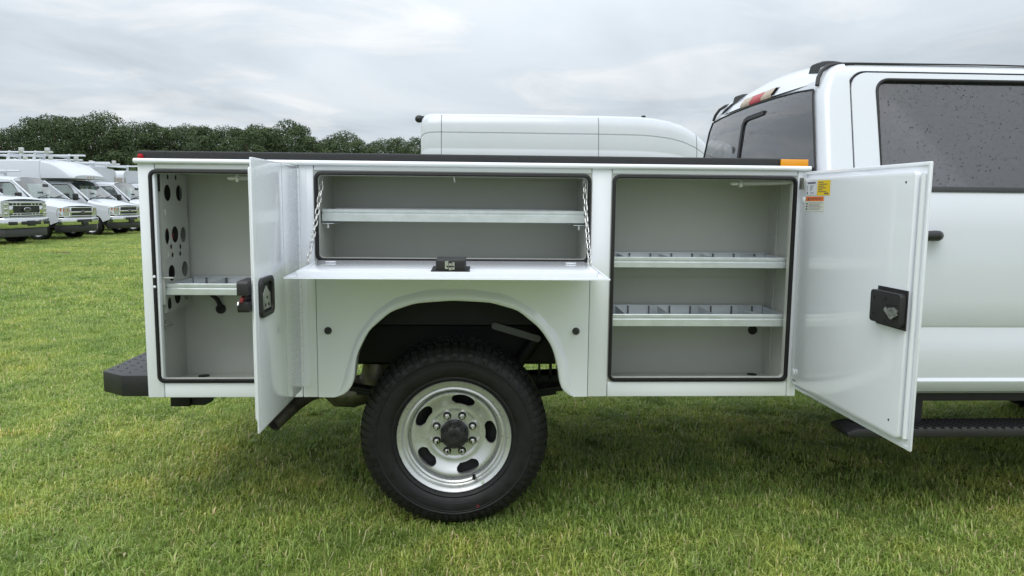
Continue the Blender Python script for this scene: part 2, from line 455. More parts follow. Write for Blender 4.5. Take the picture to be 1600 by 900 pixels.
# --- top: white drip rail and black coated cap
dr = MB(); dr.tube([(XL-.006, -.010, 1.5495), (XR+.008, -.010, 1.5495)], .0105, 12)
dr.box(XL-.003, XR+.004, -.008, .40, 1.5425, 1.5555); dr.build('drip_rail', 'paint', truck, smooth=40)
cp = MB(); cp.box(XL+.002, XR-.002, .002, .40, 1.556, 1.5905); cp.build('coated_cap', 'liner_coat', truck, bevel=.007, seg=3)
am = MB().box(1.346, 1.461, -.0105, .0015, 1.5565, 1.587).build('marker_lamp', 'amber', truck, bevel=.003)
tag(am, label='amber side marker lamp')
rd = MB().cyl((-1.244, -.002, 1.567), (-1.244, .004, 1.567), .0115, .0115, 24); rd.sphere((-1.244, -.002, 1.567), .0095, 16, 10, (1, .8, 1))
tag(rd.build('marker_lamp', 'red_lens', truck, smooth=50), label='small round red marker lamp')
# --- side box outer skins (rear end, inner side, underside) and far side box
MB().box(XL+.002, -1.2465, .031, .40, ZB+.002, 1.5415).build('end_panel', 'paint', truck, bevel=.003)
MB().box(1.4605, XR-.001, .031, .40, ZB+.002, 1.5415).build('end_panel', 'paint', truck, bevel=.002)
MB().box(XL+.01, XR-.01, .386, .399, .96, 1.5415).build('bed_wall', 'paint', truck)
fb = MB().box(XL, XR, 1.60, 2.0, .96, 1.541); fb.box(XL, -.5, 1.64, 2.0, ZB, .959); fb.box(.52, XR, 1.64, 2.0, ZB, .959)
fb.build('side_box', 'paint', truck, bevel=.004)
MB().box(XL, XR, 1.598, 2.0, 1.556, 1.5905).build('coated_cap', 'liner_coat', truck, bevel=.007)
for x0, x1, z0, z1 in ((-1.2, -.63, .63, 1.53), (-.58, .58, 1.13, 1.53), (.65, 1.42, .63, 1.53)):
    d = MB().box(x0, x1, 2.001, 2.017, z0, z1).build('compartment_door', 'paint', truck, bevel=.003)
    MB().box((x0+x1)/2-.04, (x0+x1)/2+.04, 2.0175, 2.03, z0+.1, z0+.2).build('latch', 'black_plastic', d, bevel=.004)
MB().box(XL+.02, XR-.02, .40, 1.598, .90, .955).build('bed_floor', 'liner_coat', truck)
MB().box(XL-.004, XL+.03, .41, 1.59, .965, 1.50).build('tailgate', 'paint', truck, bevel=.006)
MB().box(XR-.03, XR, .41, 1.59, .965, 1.50).build('bed_wall', 'paint', truck)

# --- shelves
def shelf(x0, x1, z1, h, yf, yb, dividers=(), trayz=None, lip=.043):
    z0 = z1-h
    s = MB()
    prof = [(yf+.016, z1-.004), (yf+.012, z1), (yf+.003, z1), (yf, z1-.003), (yf, z1-.012), (yf+.004, z1-.016), (yf+.004, z1-.019), (yf, z1-.023), (yf, z0+.002), (yf+.003, z0), (yf+.03, z0)]
    s.grid([[(x, y, z) for y, z in prof] for x in (x0, x1)])
    s.box(x0, x1, yf+.003, yb, z0+.003, z0+.006)
    bz = z1 if not dividers else z1
    s.box(x0+.005, x1-.005, yb-.0025, yb, z0, z1+.002)
    s.box(x0+.005, x1-.005, yb-.012, yb-.0025, z1-.002, z1+.002)
    s.box(x0, x0+.003, yf+.004, yb, z0, z1-.004); s.box(x1-.003, x1, yf+.004, yb, z0, z1-.004)
    o = s.build('shelf', 'galv', truck, smooth=40)
    for x in dividers:
        MB().plate([(yf+.012, z0+.007), (yb-.013, z0+.007), (yb-.013, z1-.004), (yf+.05, z1-.006), (yf+.012, z1-.018)], [], x, x+.0025, mp=lambda a, d, b: (d, a, b)).build('divider', 'galv', o)
    return o
s1 = shelf(.633, 1.436, 1.1755, .046, .045, .335, [.735, .93, 1.125, 1.32])
s2 = shelf(.633, 1.436, .931, .053, .045, .335, [.735, .93, 1.125, 1.32])
s3 = shelf(-.545, .545, 1.366, .052, .05, .322)
s4 = shelf(-1.189, -.61, 1.053, .049, .05, .335, [-1.04, -.90, -.75])
def slots(o, x0, x1, z1, h, yb, n):
    for i in range(n):
        x = x0+(x1-x0)*(i+.5)/n
        MB().box(x-.0022, x+.0022, yb-.0135, yb-.0026, z1-h*.85, z1-.003).build('slot', 'strap_grey', o)
slots(s1, .65, 1.43, 1.1755, .046, .335, 8); slots(s2, .65, 1.43, .931, .053, .335, 8); slots(s4, -1.17, -.63, 1.053, .049, .335, 6)
# shelf tracks and brackets
for x0, x1 in ((1.4425, 1.4465),):
    for y in (.10, .25):
        t = MB().box(x0, x1, y-.016, y+.016, .66, 1.50); t.build('shelf_track', 'interior', truck, bevel=.001)
        for z in (1.36, 1.25, 1.08, .97, .83):
            MB().cyl((x0-.003, y, z), (x0, y, z), .006, .006, 10).build('rivet', 'zinc', truck)
for xs_, z in (((-.549, -.50), 1.308), ((.50, .549), 1.308)):
    b = MB().box(xs_[0], xs_[1], .06, .30, z-.004, z); b.cyl(((xs_[0]+xs_[1])/2, .07, z-.022), ((xs_[0]+xs_[1])/2, .07, z-.003), .005, .005, 8)
    b.build('shelf_bracket', 'galv', truck)
# seam and drain holes of the front compartment
MB().box(.66, 1.43, DEP-.0022, DEP-.0003, 1.058, 1.061).build('panel_seam', 'interior', truck)
MB().cyl((1.395, DEP-.004, .812), (1.395, DEP-.0005, .812), .022, .022, 24).build('grommet', 'rubber', truck)
MB().cyl((1.385, .30, .6075), (1.385, .30, .6105), .022, .022, 20).build('drain_plug', 'rubber', truck)
MB().cyl((-1.135, .28, .6075), (-1.135, .28, .6105), .024, .024, 20).build('drain_plug', 'rubber', truck)
# perforated panel inside the rear compartment
pf = [circle(y, z, r, 22, rz) for y, z, r, rz in (
    (.115, 1.425, .034, .034), (.235, 1.425, .034, .034), (.095, 1.245, .022, .034), (.175, 1.250, .035, .035), (.262, 1.245, .03, .034), (.125, 1.09, .034, .034), (.265, 1.095, .033, .034),
    (.175, .985, .033, .033), (.27, .985, .030, .03), (.09, .96, .02, .03), (.125, 1.491, .011, .011), (.205, 1.491, .011, .011), (.14, 1.165, .011, .011), (.22, 1.165, .011, .011), (.13, 1.20, .011, .011), (.225, 1.195, .011, .011))]
for h in pf: pass
sh = .045
pf = [[(y, z) for y, z in h] for h in pf]
pp = MB().plate([(.055, .93), (.055, 1.505), (.318, 1.505), (.318, .93)], pf, -1.194, -1.1925, mp=lambda a, d, b: (d, a, b))
pp.box(-1.2315, -1.1945, .055, .0565, .93, 1.505)
pp.build('perforated_panel', 'interior', truck)
MB().box(-1.2315, -1.2285, .06, .33, .93, 1.505).build('cavity_shade', 'well_grey', truck)  # dark sheet added so the unlit hollow behind the holes reads dark
for y, z in ((.09, 1.345), (.285, 1.345), (.105, 1.17), (.30, 1.175), (.10, 1.03), (.30, 1.035)):
    MB().plate([(y-.012, z-.012), (y+.01, z-.012), (y+.01, z-.004), (y-.004, z-.004), (y-.004, z+.012), (y-.012, z+.012)], [], -1.1922, -1.188, mp=lambda a, d, b: (d, a, b)).build('tab', 'interior', truck)
w = MB()
for k, (c, off) in enumerate((('r', 0), ('w', .012))):
    pass
w.tube([(-1.222, .15, 1.30), (-1.214, .165, 1.26), (-1.206, .18, 1.25), (-1.212, .185, 1.21), (-1.222, .20, 1.16)], .0035, 6)
w.build('wire', 'red_lens', truck, smooth=60)
w = MB(); w.tube([(-1.222, .19, 1.29), (-1.212, .175, 1.255), (-1.207, .165, 1.24), (-1.222, .15, 1.19)], .003, 6); w.build('wire', 'sticker_white', truck, smooth=60)
MB().box(-1.215, -1.195, .033, .052, 1.43, 1.505).build('bracket', 'black_metal', truck)
br = MB().box(-1.215, -1.188, .035, .05, .965, 1.075); br.box(-1.205, -1.15, .03, .044, 1.075, 1.081); br.build('shelf_bracket', 'interior', truck, bevel=.002)
for z in (1.087, 1.046):
    MB().sphere((-1.2075, -.012, z), .006, 10, 6).build('rivet', 'paint', truck, smooth=60)
# wire loom and plug on the back wall
lm = MB().tube([(-1.10, .20, 1.0), (-1.085, .26, .985), (-1.075, .31, .955), (-1.07, .332, .925), (-1.07, .340, .913)], .010, 10)
lm.cyl((-1.07, .336, .905), (-1.07, .3445, .905), .022, .022, 20); lm.build('wire_loom', 'rubber', truck, smooth=50)
bo = MB().cyl((-1.231, .13, .865), (-1.226, .13, .865), .017, .017, 20).cyl((-1.226, .13, .865), (-1.196, .13, .865), .006, .006, 10); bo.build('bolt', 'zinc', truck, smooth=40)
# --- helpers in the compartment : door springs
def door_spring(x0, x1, y, z):
    s = MB(); s.cyl((x0, y, z), (x1, y-.02, z+.008), .0045, .0045, 10)
    n = 30; L = (x1-x0)*.80; a0 = x0+.05; path = []
    for i in range(n*8+1):
        t = i/(n*8); a = 2*math.pi*i/8; xx = a0+t*(L-.05); yy = y-.02*(xx-x0)/(x1-x0); zz = z+.008*(xx-x0)/(x1-x0)
        path.append((xx, yy+.0085*math.cos(a), zz+.0085*math.sin(a)))
    s.tube(path, .0022, 5)
    s.cyl((x0+.035, y, z), (x0+.048, y, z), .0165, .0165, 6); s.cyl((x0+.005, y, z), (x0+.03, y, z), .0075, .0075, 8)
    return s
door_spring(1.155, 1.447, .04, 1.486).build('door_spring', 'zinc_light', truck, smooth=40)
door_spring(-.92, -.632, .04, 1.486).build('door_spring', 'zinc_light', truck, smooth=40)
hk = MB().box(-.03, .03, .028, .04, 1.5055, 1.508); hk.tube([(0, .034, 1.506), (0, .034, 1.49), (.004, .030, 1.478)], .004, 8); hk.build('striker', 'zinc', truck)

# --- compartment doors (local: a from the hinge outward, d outward skin normal, b height)
def frame_of(hx, hy, ang):
    ca, sa = math.cos(ang), math.sin(ang)         # opened door direction
    u = Vector((ca, -sa, 0)); w = Vector((sa, ca, 0))     # w: inner side is -w ... outer skin side +w
    return u, w
def door(hx, ang, width, z0, z1, outer_latch, name='compartment_door'):
    u = Vector((math.cos(ang), -math.sin(ang), 0)); w = Vector((math.sin(ang), math.cos(ang), 0))
    O = Vector((hx, -.014, 0))
    def mp(a, d, b):
        p = O+u*a+w*d; return (p.x, p.y, b)
    s = MB()
    s.plate(rrect(0, width, z0, z1, .006, 2), [], -.0012, .0012, mp)
    # folded edge
    e = .0012
    s.plate(rrect(.010, width-.045, z0+.030, z1-.030, .012, 3), [], -.024, -.0013, mp)
    o = s.build(name, 'paint_wet' if outer_latch else 'paint', truck, bevel=.0025)
    # hem returns along the free edge and top/bottom
    h = MB(); h.plate([(0.004, z0+.001), (width-.002, z0+.001), (width-.002, z1-.001), (0.004, z1-.001)], [[(.006, z0+.012), (width-.014, z0+.012), (width-.014, z1-.012), (.006, z1-.012)]], -.005, -.0013, mp)
    h.build('hem', 'paint', o, bevel=.001)
    tr = MB(); tr.tube([mp(width-.03, -.006, z0+.036), mp(width-.03, -.006, z1-.036)], .009, 8); tr.build('edge_bead', 'paint', o, smooth=50)
    return o, mp
dR, mR = door(1.4535, R(90-1.98), .8105, .6214, 1.5366, False)
tag(dR, label='open compartment door showing its flat white inner pan, stickers and black latch box')
dL, mL = door(-.6285, R(90), .596, .6214, 1.5366, True)
tag(dL, label='open compartment door showing its outer skin with black paddle latch')
# piano hinges
def hinge(x, y, z0, z1, parent):
    n = 26; k = MB(); L = (z1-z0)/n
    for i in range(n):
        if i % 2 == 0: k.cyl((x, y, z0+i*L+.0005), (x, y, z0+(i+1)*L-.0005), .0055, .0055, 10)
    tag(k.build('hinge_knuckle', 'paint', parent, smooth=40), kind='stuff')
    k = MB()
    for i in range(n):
        if i % 2: k.cyl((x, y, z0+i*L+.0005), (x, y, z0+(i+1)*L-.0005), .0053, .0053, 10)
    k.box(x+.004, x+.030, -.0025, -.0003, z0, z1)
    k.build('hinge_leaf', 'paint', parent, smooth=40)
hinge(-.6255, -.0085, .633, 1.527, dL)
hinge(1.4555, -.0085, .633, 1.527, dR)
# right door: latch box, stickers, hinge plates, holes
lb = MB(); lb.plate(rrect(.607, .772, 1.016, 1.122, .012, 4), [], -.050, -.0285, mR)
lbo = lb.build('latch', 'black_plastic', dR, bevel=.006, seg=3)
MB().plate([(.612, 1.006), (.775, 1.006), (.775, 1.134), (.612, 1.134)], [], -.0284, -.0243, mR).build('latch_plate', 'black_plastic', lbo)
MB().plate(rrect(.695, .771, 1.038, 1.086, .016, 5), [], -.0512, -.0502, mR).build('latch_pocket', 'rubber', lbo)
cr = MB()
for (a, b, da, db, rot) in ((.715, 1.056, .022, .006, -35), (.735, 1.061, .015, .010, 20), (.752, 1.063, .011, .013, 70), (.728, 1.069, .010, .005, 10), (.748, 1.050, .018, .005, 30)):
    c, s_ = math.cos(R(rot)), math.sin(R(rot))
    cr.plate([(a+x*c-y*s_, b+x*s_+y*c) for x, y in ((-da, -db), (da, -db), (da, db), (-da, db))], [], -.055, -.0513, mR)
cr.build('latch_rotor', 'zinc', lbo)
for a, b in ((.630, 1.042), (.630, 1.098), (.695, 1.028), (.695, 1.100)):
    p0 = Vector(mR(a, -.0508, b)); p1 = Vector(mR(a, -.050, b))
    MB().cyl(p0, p1, .006, .006, 12).build('screw', 'rubber', lbo)
def sticker(a0, a1, b0, b1, mat, off=-.0246):
    return MB().plate([(a0, b0), (a1, b0), (a1, b1), (a0, b1)], [], off-.0004, off, mR).build('sticker', mat, dR)
def ink(st, a0, a1, b0, b1, off=-.02525):
    MB().plate([(a0, b0), (a1, b0), (a1, b1), (a0, b1)], [], off-.0002, off, mR).build('print', 'sticker_ink', st)
st = sticker(.058, .140, 1.440, 1.494, 'sticker_white')
ink(st, .066, .132, 1.485, 1.491)
for k in range(5): ink(st, .088, .088+(.03, .022, .026, .018, .012)[k], 1.476-k*.0045, 1.4775-k*.0045)
ink(st, .062, .071, 1.444, 1.452); ink(st, .093, .120, 1.447, 1.4495); ink(st, .063, .066, 1.456, 1.478)
st = sticker(.146, .246, 1.438, 1.496, 'sticker_yellow')
for k, (a, b) in enumerate(((.155, .195), (.157, .225), (.155, .20), (.155, .215), (.155, .19), (.157, .22))):
    ink(st, a, b, 1.487-k*.0072, 1.4895-k*.0072)
ink(st, .205, .236, 1.443, 1.448)
st = sticker(.055, .205, 1.376, 1.436, 'sticker_cream')
MB().plate([(.058, 1.416), (.203, 1.416), (.203, 1.434), (.058, 1.434)], [], -.0253, -.0251, mR).build('print', 'sticker_orange', st)
tm = text_mesh('WARNING', .0135, 'sticker_ink', 'print')
tp = obj('print', tm, st)
p = Vector(mR(.137, -.0256, 1.425)); uu = (Vector(mR(1, 0, 0))-Vector(mR(0, 0, 0))).normalized()
mm = Matrix.Identity(4)
nn = uu.cross(Vector((0, 0, 1)))
for k in range(3): mm[k][0] = uu[k]; mm[k][1] = (0, 0, 1)[k]; mm[k][2] = nn[k]
mm.translation = p
if True:
    sx = Matrix.Scale(1.45, 4, (1, 0, 0)); tp.matrix_local = mm @ sx
tri = MB().plate([(.072, 1.4185), (.088, 1.4185), (.080, 1.4315)], [], -.0257, -.0255, mR).build('print', 'sticker_ink', st)
for k in range(6): ink(st, .082, .195-(k % 3)*.012, 1.4085-k*.0052, 1.4098-k*.0052)
for k in range(3): ink(st, .061, .075, 1.402-k*.0105, 1.408-k*.0105)
for a, b in ((.035, 1.42), (.030, .70)):
    MB().plate(circle(a, b, .014, 16), [], -.0262, -.0243, mR).build('plug', 'paint', dR, bevel=.0008)
for a, b in ((.72, 1.475), (.715, .70)):
    MB().plate(circle(a, b, .004, 10), [], -.0249, -.0243, mR).build('screw', 'black_metal', dR)
MB().plate([(.022, .665), (.05, .663), (.05, .667), (.022, .669)], [], -.0249, -.0244, mR).build('print', 'sticker_ink', dR)
hp = MB().plate([(.002, 1.463), (.045, 1.466), (.045, 1.512), (.002, 1.512)], [], -.030, -.0245, mR); hp.build('spring_bracket', 'zinc', dR, bevel=.002)
# left door: paddle latch outside, latch box inside, flat seams, small emboss
hl = MB().plate(rrect(.405, .565, 1.005, 1.140, .028, 5), [rrect(.428, .545, 1.022, 1.122, .02, 5)], .0013, .013, mL); hlo = hl.build('latch', 'black_plastic', dL, bevel=.003)
MB().plate(rrect(.428, .545, 1.022, 1.122, .02, 5), [], .0013, .003, mL).build('latch_pocket', 'rubber', hlo)
MB().plate([(.438, 1.030), (.535, 1.030), (.530, 1.085), (.515, 1.090), (.490, 1.112), (.462, 1.09), (.445, 1.085)], [], .003, .0085, mL).build('paddle', 'zinc', hlo, bevel=.002)
for a, b in ((.47, 1.045), (.505, 1.045), (.487, 1.07)):
    MB().cyl(Vector(mL(a, .0085, b)), Vector(mL(a, .0098, b)), .006, .006, 12).build('screw', 'black_metal', hlo)
ll = MB().plate(rrect(.455, .59, 1.03, 1.135, .012, 4), [rrect(.535, .592, 1.066, 1.088, .004, 2)], -.060, -.0245, mL); ll.build('latch', 'black_plastic', dL, bevel=.005, seg=3)
MB().plate([(.565, 1.070), (.596, 1.064), (.594, 1.078), (.57, 1.084)], [], -.05, -.040, mL).build('latch_rotor', 'latch_red', dL, bevel=.001)
MB().plate([(.55, 1.060), (.606, 1.057), (.60, 1.068), (.555, 1.072)], [], -.056, -.0505, mL).build('latch_rotor', 'zinc', dL, bevel=.001)
MB().plate([(.228, .625), (.2300, .625), (.2300, 1.533), (.228, 1.533)], [], .0012, .0017, mL).build('seam', 'interior', dL)

# --- drop down door of the middle compartment
DZ, DY = 1.1335, -.424
q = MB()
TL_ = math.atan2(.012, .41)
def md(a, d, b):      # a = x, b = distance from the hinge, d = up
    y = -.016-b*math.cos(TL_); z = 1.1385-b*math.sin(TL_)+d
    return (a, y, z)
q.plate(rrect(-.5825, .5745, 0, .418, .004, 2), [], -.0012, .0012, md)
q.plate(rrect(-.546, .534, .030, .392, .012, 3), [], .0013, .024, md)
dD = q.build('drop_door', 'paint', truck, bevel=.0025)
tag(dD, label='fold-down compartment door hanging level on two chains')
h = MB().plate([(-.581, .004), (.573, .004), (.573, .416), (-.581, .416)], [[(-.571, .014), (.563, .014), (.563, .405), (-.571, .405)]], .0013, .005, md); h.build('hem', 'paint', dD)
lt = MB().plate(rrect(-.052, .056, .250, .385, .012, 3), [], .0243, .064, md); lto = lt.build('latch', 'black_plastic', dD, bevel=.006, seg=3)
MB().plate([(-.068, .24), (.070, .24), (.070, .3905), (-.068, .3905)], [], .0242, .0275, md).build('latch_plate', 'black_plastic', lto)
c2 = MB()
for a0, a1, z0_, z1_ in ((-.018, -.006, .034, .062), (-.004, .006, .030, .054), (.008, .016, .032, .058), (-.012, .014, .040, .046)):
    c2.add(*[([md(a, d, b) for b in (.382, .392) for d in (z0_, z1_) for a in (a0, a1)]), [(0, 1, 3, 2), (4, 6, 7, 5), (0, 4, 5, 1), (2, 3, 7, 6), (0, 2, 6, 4), (1, 5, 7, 3)]])
c2.build('latch_rotor', 'zinc', lto)
for x in (-.48, .47):
    MB().plate(circle(x, .10, .022, 16, .016), [], .0243, .0275, md).build('plug', 'paint', dD, bevel=.001)
k = MB(); nk = 40
for i in range(nk):
    x0 = -.57+1.13*i/nk; k.cyl((x0+.001, -.011, 1.1405), (x0+1.13/nk-.001, -.011, 1.1405), .005, .005, 8)
tag(k.build('hinge_knuckle', 'paint', dD, smooth=40), kind='stuff')
# chains
def link_mesh():
    s = MB(); L, r = .0155, .0072; path = []
    for i in range(6): a = R(-90+180*i/5); path.append((r*math.cos(a)*0+r*math.cos(a), 0, 0))
    path = []
    for i in range(7): a = R(0+180*i/6); path.append((r*math.cos(a), 0, L*.55+r*math.sin(a)))
    for i in range(7): a = R(180+180*i/6); path.append((r*math.cos(a), 0, -L*.55+r*math.sin(a)))
    s.tube(path, .0021, 6, closed=True)
    return s.mesh('chain_link', 'zinc', smooth=60)
LK = link_mesh()
def chain(p0, p1, sag):
    p0, p1 = Vector(p0), Vector(p1); d = p1-p0
    n = max(2, round((d.length+.01)/.0255))
    e = MB().tube([p0+Vector((0, .012, .006)), p0+Vector((0, 0, .010)), p0+Vector((.004, -.004, 0)), p0+Vector((0, 0, -.010))], .0025, 6)
    e.cyl(p1+Vector((0, 0, -.012)), p1+Vector((0, 0, .004)), .005, .004, 10)
    ch = e.build('chain', 'zinc', truck, smooth=50)
    pts = []
    for i in range(n+1):
        t = i/n; pts.append(p0+d*t+Vector((0, 0, -sag*4*t*(1-t))))
    for i in range(n):
        a, b = pts[i], pts[i+1]; c = (a+b)/2; z = (a-b).normalized()
        rot = z.to_track_quat('Z', 'Y').to_matrix().to_4x4() @ Matrix.Rotation(R(45 if i % 2 else -45)+random.uniform(-.2, .2), 4, 'Z')
        rot.translation = c
        obj('chain_link', LK, ch, rot)
chain((-.5355, .03, 1.490), (-.556, -.17, 1.163), .016)
chain((.5370, .03, 1.490), (.538, -.17, 1.163), .016)

# --- wheels
def tyre_mesh():
    s = MB(); n = 120
    prof = [(.238, .03), (.2445, .006), (.252, -.004), (.262, -.012), (.268, -.0105), (.271, -.0135), (.290, -.0205), (.312, -.0225), (.330, -.020), (.333, -.0225), (.337, -.0225), (.340, -.018), (.352, -.0125), (.366, -.004), (.380, .010), (.392, .026), (.401, .045), (.403, .10), (.403, .125), (.403, .15), (.401, .205), (.392, .224), (.380, .240), (.352, .2625), (.312, .272), (.270, .265), (.245, .244), (.238, .22)]
    s.lathe(prof, n)
    def P(r, y, a): return (r*math.cos(a), y, r*math.sin(a))
    def block(a0, a1, ring0, ring1, skew=0.):     # ring: list of (r_in, r_out, y)
        vs = []
        for (ri, ro, y) in (ring0, ring1):
            sk = skew*(y-ring0[2])
            vs += [P(ri, y, a0+sk), P(ri, y, a1+sk), P(ro, y, a1+sk), P(ro, y, a0+sk)]
        s.add(vs, [(0, 1, 2, 3), (7, 6, 5, 4), (0, 4, 5, 1), (1, 5, 6, 2), (2, 6, 7, 3), (3, 7, 4, 0)])
    K = 70
    for i in range(K):
        a = 2*math.pi*i/K; w = 2*math.pi/K
        for side in (0, 1):
            yy = (lambda y: y) if side == 0 else (lambda y: .25-y)
            long = (i+side) % 2 == 0
            a0, a1 = a+.10*w, a+(.80 if long else .70)*w
            # shoulder lug wrapping from tread to sidewall
            ring = [(.352 if long else .364, -.0165 if long else -.0085), (.372, -.004), (.388, .012), (.398, .030), (.407, .042), (.409, .075)]
            for (r0, y0), (r1, y1) in zip(ring, ring[1:]):
                block(a0, a1, (r0-.02, r0+(.002 if r0 < .36 else .0), yy(y0)), (r1-.02, r1, yy(y1)))
            # sidewall scallop below short lugs
            if not long: block(a+.25*w, a+.55*w, (.345, .353, yy(-.0155)), (.345, .356, yy(-.004)))
        for y0, y1, ph, sk in ((.080, .118, .2, 2.0), (.130, .168, .55, -2.0)):
            block(a+ph*w, a+(ph+.72)*w, (.39, .4085, y0), (.39, .4085, y1), sk)
    # raised arcs on the sidewall where the maker's band runs
    for a0, a1 in ((50, 132), (232, 300)):
        k = 28
        for rr in (.289, .323):
            path = [(rr*math.cos(R(a0+(a1-a0)*i/k)), -.0212-(.0012 if rr > .3 else -.001), rr*math.sin(R(a0+(a1-a0)*i/k))) for i in range(k+1)]
            s.tube(path, .0016, 5)
    for i in range(110):
        a = 2*math.pi*i/110
        if 48 < math.degrees(a) < 134 or 230 < math.degrees(a) < 302: continue
        block(a, a+.022, (.338, .339, -.0185), (.346, .347, -.0165))
    return s.mesh('tyre', 'tyre', smooth=38)
SLOTS = []
for i in range(5):
    th = R(90-14-72*i); o = []
    ra, rb, ha, hb = .1345, .1835, R(12), R(18)
    base = [(ra, -ha), (ra+.001, 0), (ra, ha), (ra+.018, R(19.5)), (rb-.012, hb), (rb-.003, R(11)), (rb+.001, 0), (rb-.003, -R(11)), (rb-.012, -hb), (ra+.018, -R(19.5))]
    Q = smooth_curve(base+[base[0]], 41, 1)[:-1]
    SLOTS.append([(r*math.cos(th+a), r*math.sin(th+a)) for r, a in Q])
RIMP = [(.0, .060), (.060, .060), (.100, .060), (.104, .0595), (.110, .055), (.118, .0555), (.130, .055), (.150, .046), (.168, .037), (.178, .033), (.186, .034), (.191, .040), (.1935, .058), (.199, .058), (.201, .024), (.208, .018), (.216, .0205), (.222, .016), (.228, .006), (.235, .004), (.240, -.001), (.245, -.003), (.2475, .002), (.246, .02)]
def rim_y(r):
    return lerp_prof(RIMP, r)
def rim_mesh():
    s = MB()
    s.lathe([(r, y) for r, y in RIMP if r >= .186], 120)
    s.lathe([(.1955, .062), (.1955, .20), (.22, .235)], 60)
    out = [(.186*math.cos(2*math.pi*i/120), .186*math.sin(2*math.pi*i/120)) for i in range(120)]
    pts = []
    for r in (.03, .06, .085, .100, .104, .110, .118, .126, .134, .142, .150, .158, .166, .174, .180):
        k = max(12, int(2*math.pi*r/.0085))
        for i in range(k):
            p = (r*math.cos(2*math.pi*i/k), r*math.sin(2*math.pi*i/k))
            if not any(in_poly(p, h) or min((p[0]-a)**2+(p[1]-b)**2 for a, b in h) < .004**2 for h in SLOTS): pts.append(p)
    V, F = cdt(out, SLOTS, pts)
    s.add([(x, rim_y(math.hypot(x, z)), z) for x, z in V], F)
    for h in SLOTS:
        rows = [[(x, rim_y(math.hypot(x, z))+d, z) for d in (0, .003, .014)] for x, z in h]
        # soft rolled edge of the slot
        s.grid(rows, close_u=True)
    return s.mesh('rim', 'rim_silver', smooth=42)
TY, RM = tyre_mesh(), rim_mesh()
def disc_back():
    s = MB(); s.lathe([(.02, .105), (.13, .105), (.194, .10)], 40); s.lathe([(.13, .105), (.13, .16)], 40); return s.mesh('brake_disc', 'black_metal', smooth=40)
BD = disc_back()
def hub_mesh():
    s = MB(); s.lathe([(.0, .006), (.012, .004), (.014, .000), (.030, -.002), (.044, .002), (.050, .010), (.053, .020), (.058, .024), (.060, .034), (.062, .060)], 40)
    for i in range(8):
        a = R(45*i+90); s.cyl((.044*math.cos(a), .000, .044*math.sin(a)), (.044*math.cos(a), .012, .044*math.sin(a)), .0075, .008, 6)
        a2 = a+R(22.5); s.cyl((.0585*math.cos(a2), .015, .0585*math.sin(a2)), (.0585*math.cos(a2), .045, .0585*math.sin(a2)), .006, .007, 8)
    return s.mesh('hub_cap', 'black_plastic', smooth=40)
HB = hub_mesh()
def lug_mesh():
    s = MB(); s.lathe([(.0, .0), (.0045, .001), (.0075, .006), (.0085, .02), (.0085, .036)], 16); s.lathe([(.0085, .030), (.0125, .031), (.0125, .046), (.0135, .060)], 6)
    return s.mesh('lug_nut', 'lug_metal', smooth=40)
LG = lug_mesh()
LS = MB().lathe([(.0, .0), (.0175, .0), (.0185, .004)], 16).mesh('lug_recess_shade', 'black_metal')  # black disc round each nut, shade of the recess put in as colour
def wheel(parent, loc, flip=False, name='wheel'):
    T = Matrix.Translation(loc) @ (Matrix.Rotation(math.pi, 4, 'Z') if flip else Matrix.Identity(4))
    w = obj(name, RM, parent, T)
    obj('tyre', TY, w); obj('hub_cap', HB, w); obj('brake_disc', BD, w)
    for i in range(8):
        a = R(22.5+45*i); obj('lug_recess_shade', LS, w, Matrix.Translation((.085*math.cos(a), .0585, .085*math.sin(a)))); obj('lug_nut', LG, w, Matrix.Translation((.085*math.cos(a), .012, .085*math.sin(a))))
    return w
WY = .048
w0 = wheel(truck, (0, WY, .392))
s = MB(); a = R(-64.5); s.cyl((.199*math.cos(a), -.004, .199*math.sin(a)), (.197*math.cos(a), .02, .197*math.sin(a)), .006, .007, 10); s.cyl((.199*math.cos(a), -.010, .199*math.sin(a)), (.199*math.cos(a), -.004, .199*math.sin(a)), .008, .008, 10)
s.build('valve', 'rubber', w0, smooth=40)
a = R(-58.5)
MB().box(-.006, .006, -.006, .001, -.008, .008).build('balance_weight', 'tape', w0, bevel=.001, T=Matrix.Translation((.2335*math.cos(a), -.001, .2335*math.sin(a))) @ Matrix.Rotation(-a+R(90), 4, 'Y'))
a = R(-71)
MB().lathe([(.0035, .0), (.0035, -.001), (.0062, -.001), (.0062, .0)], 14).build('paint_mark', 'red_dot', w0, T=Matrix.Translation((.318*math.cos(a), -.0223, .318*math.sin(a))))
wheel(truck, (0, 2.0-WY, .392), True)
wheel(truck, (4.06, .03, .392)); wheel(truck, (4.06, 1.97, .392), True)

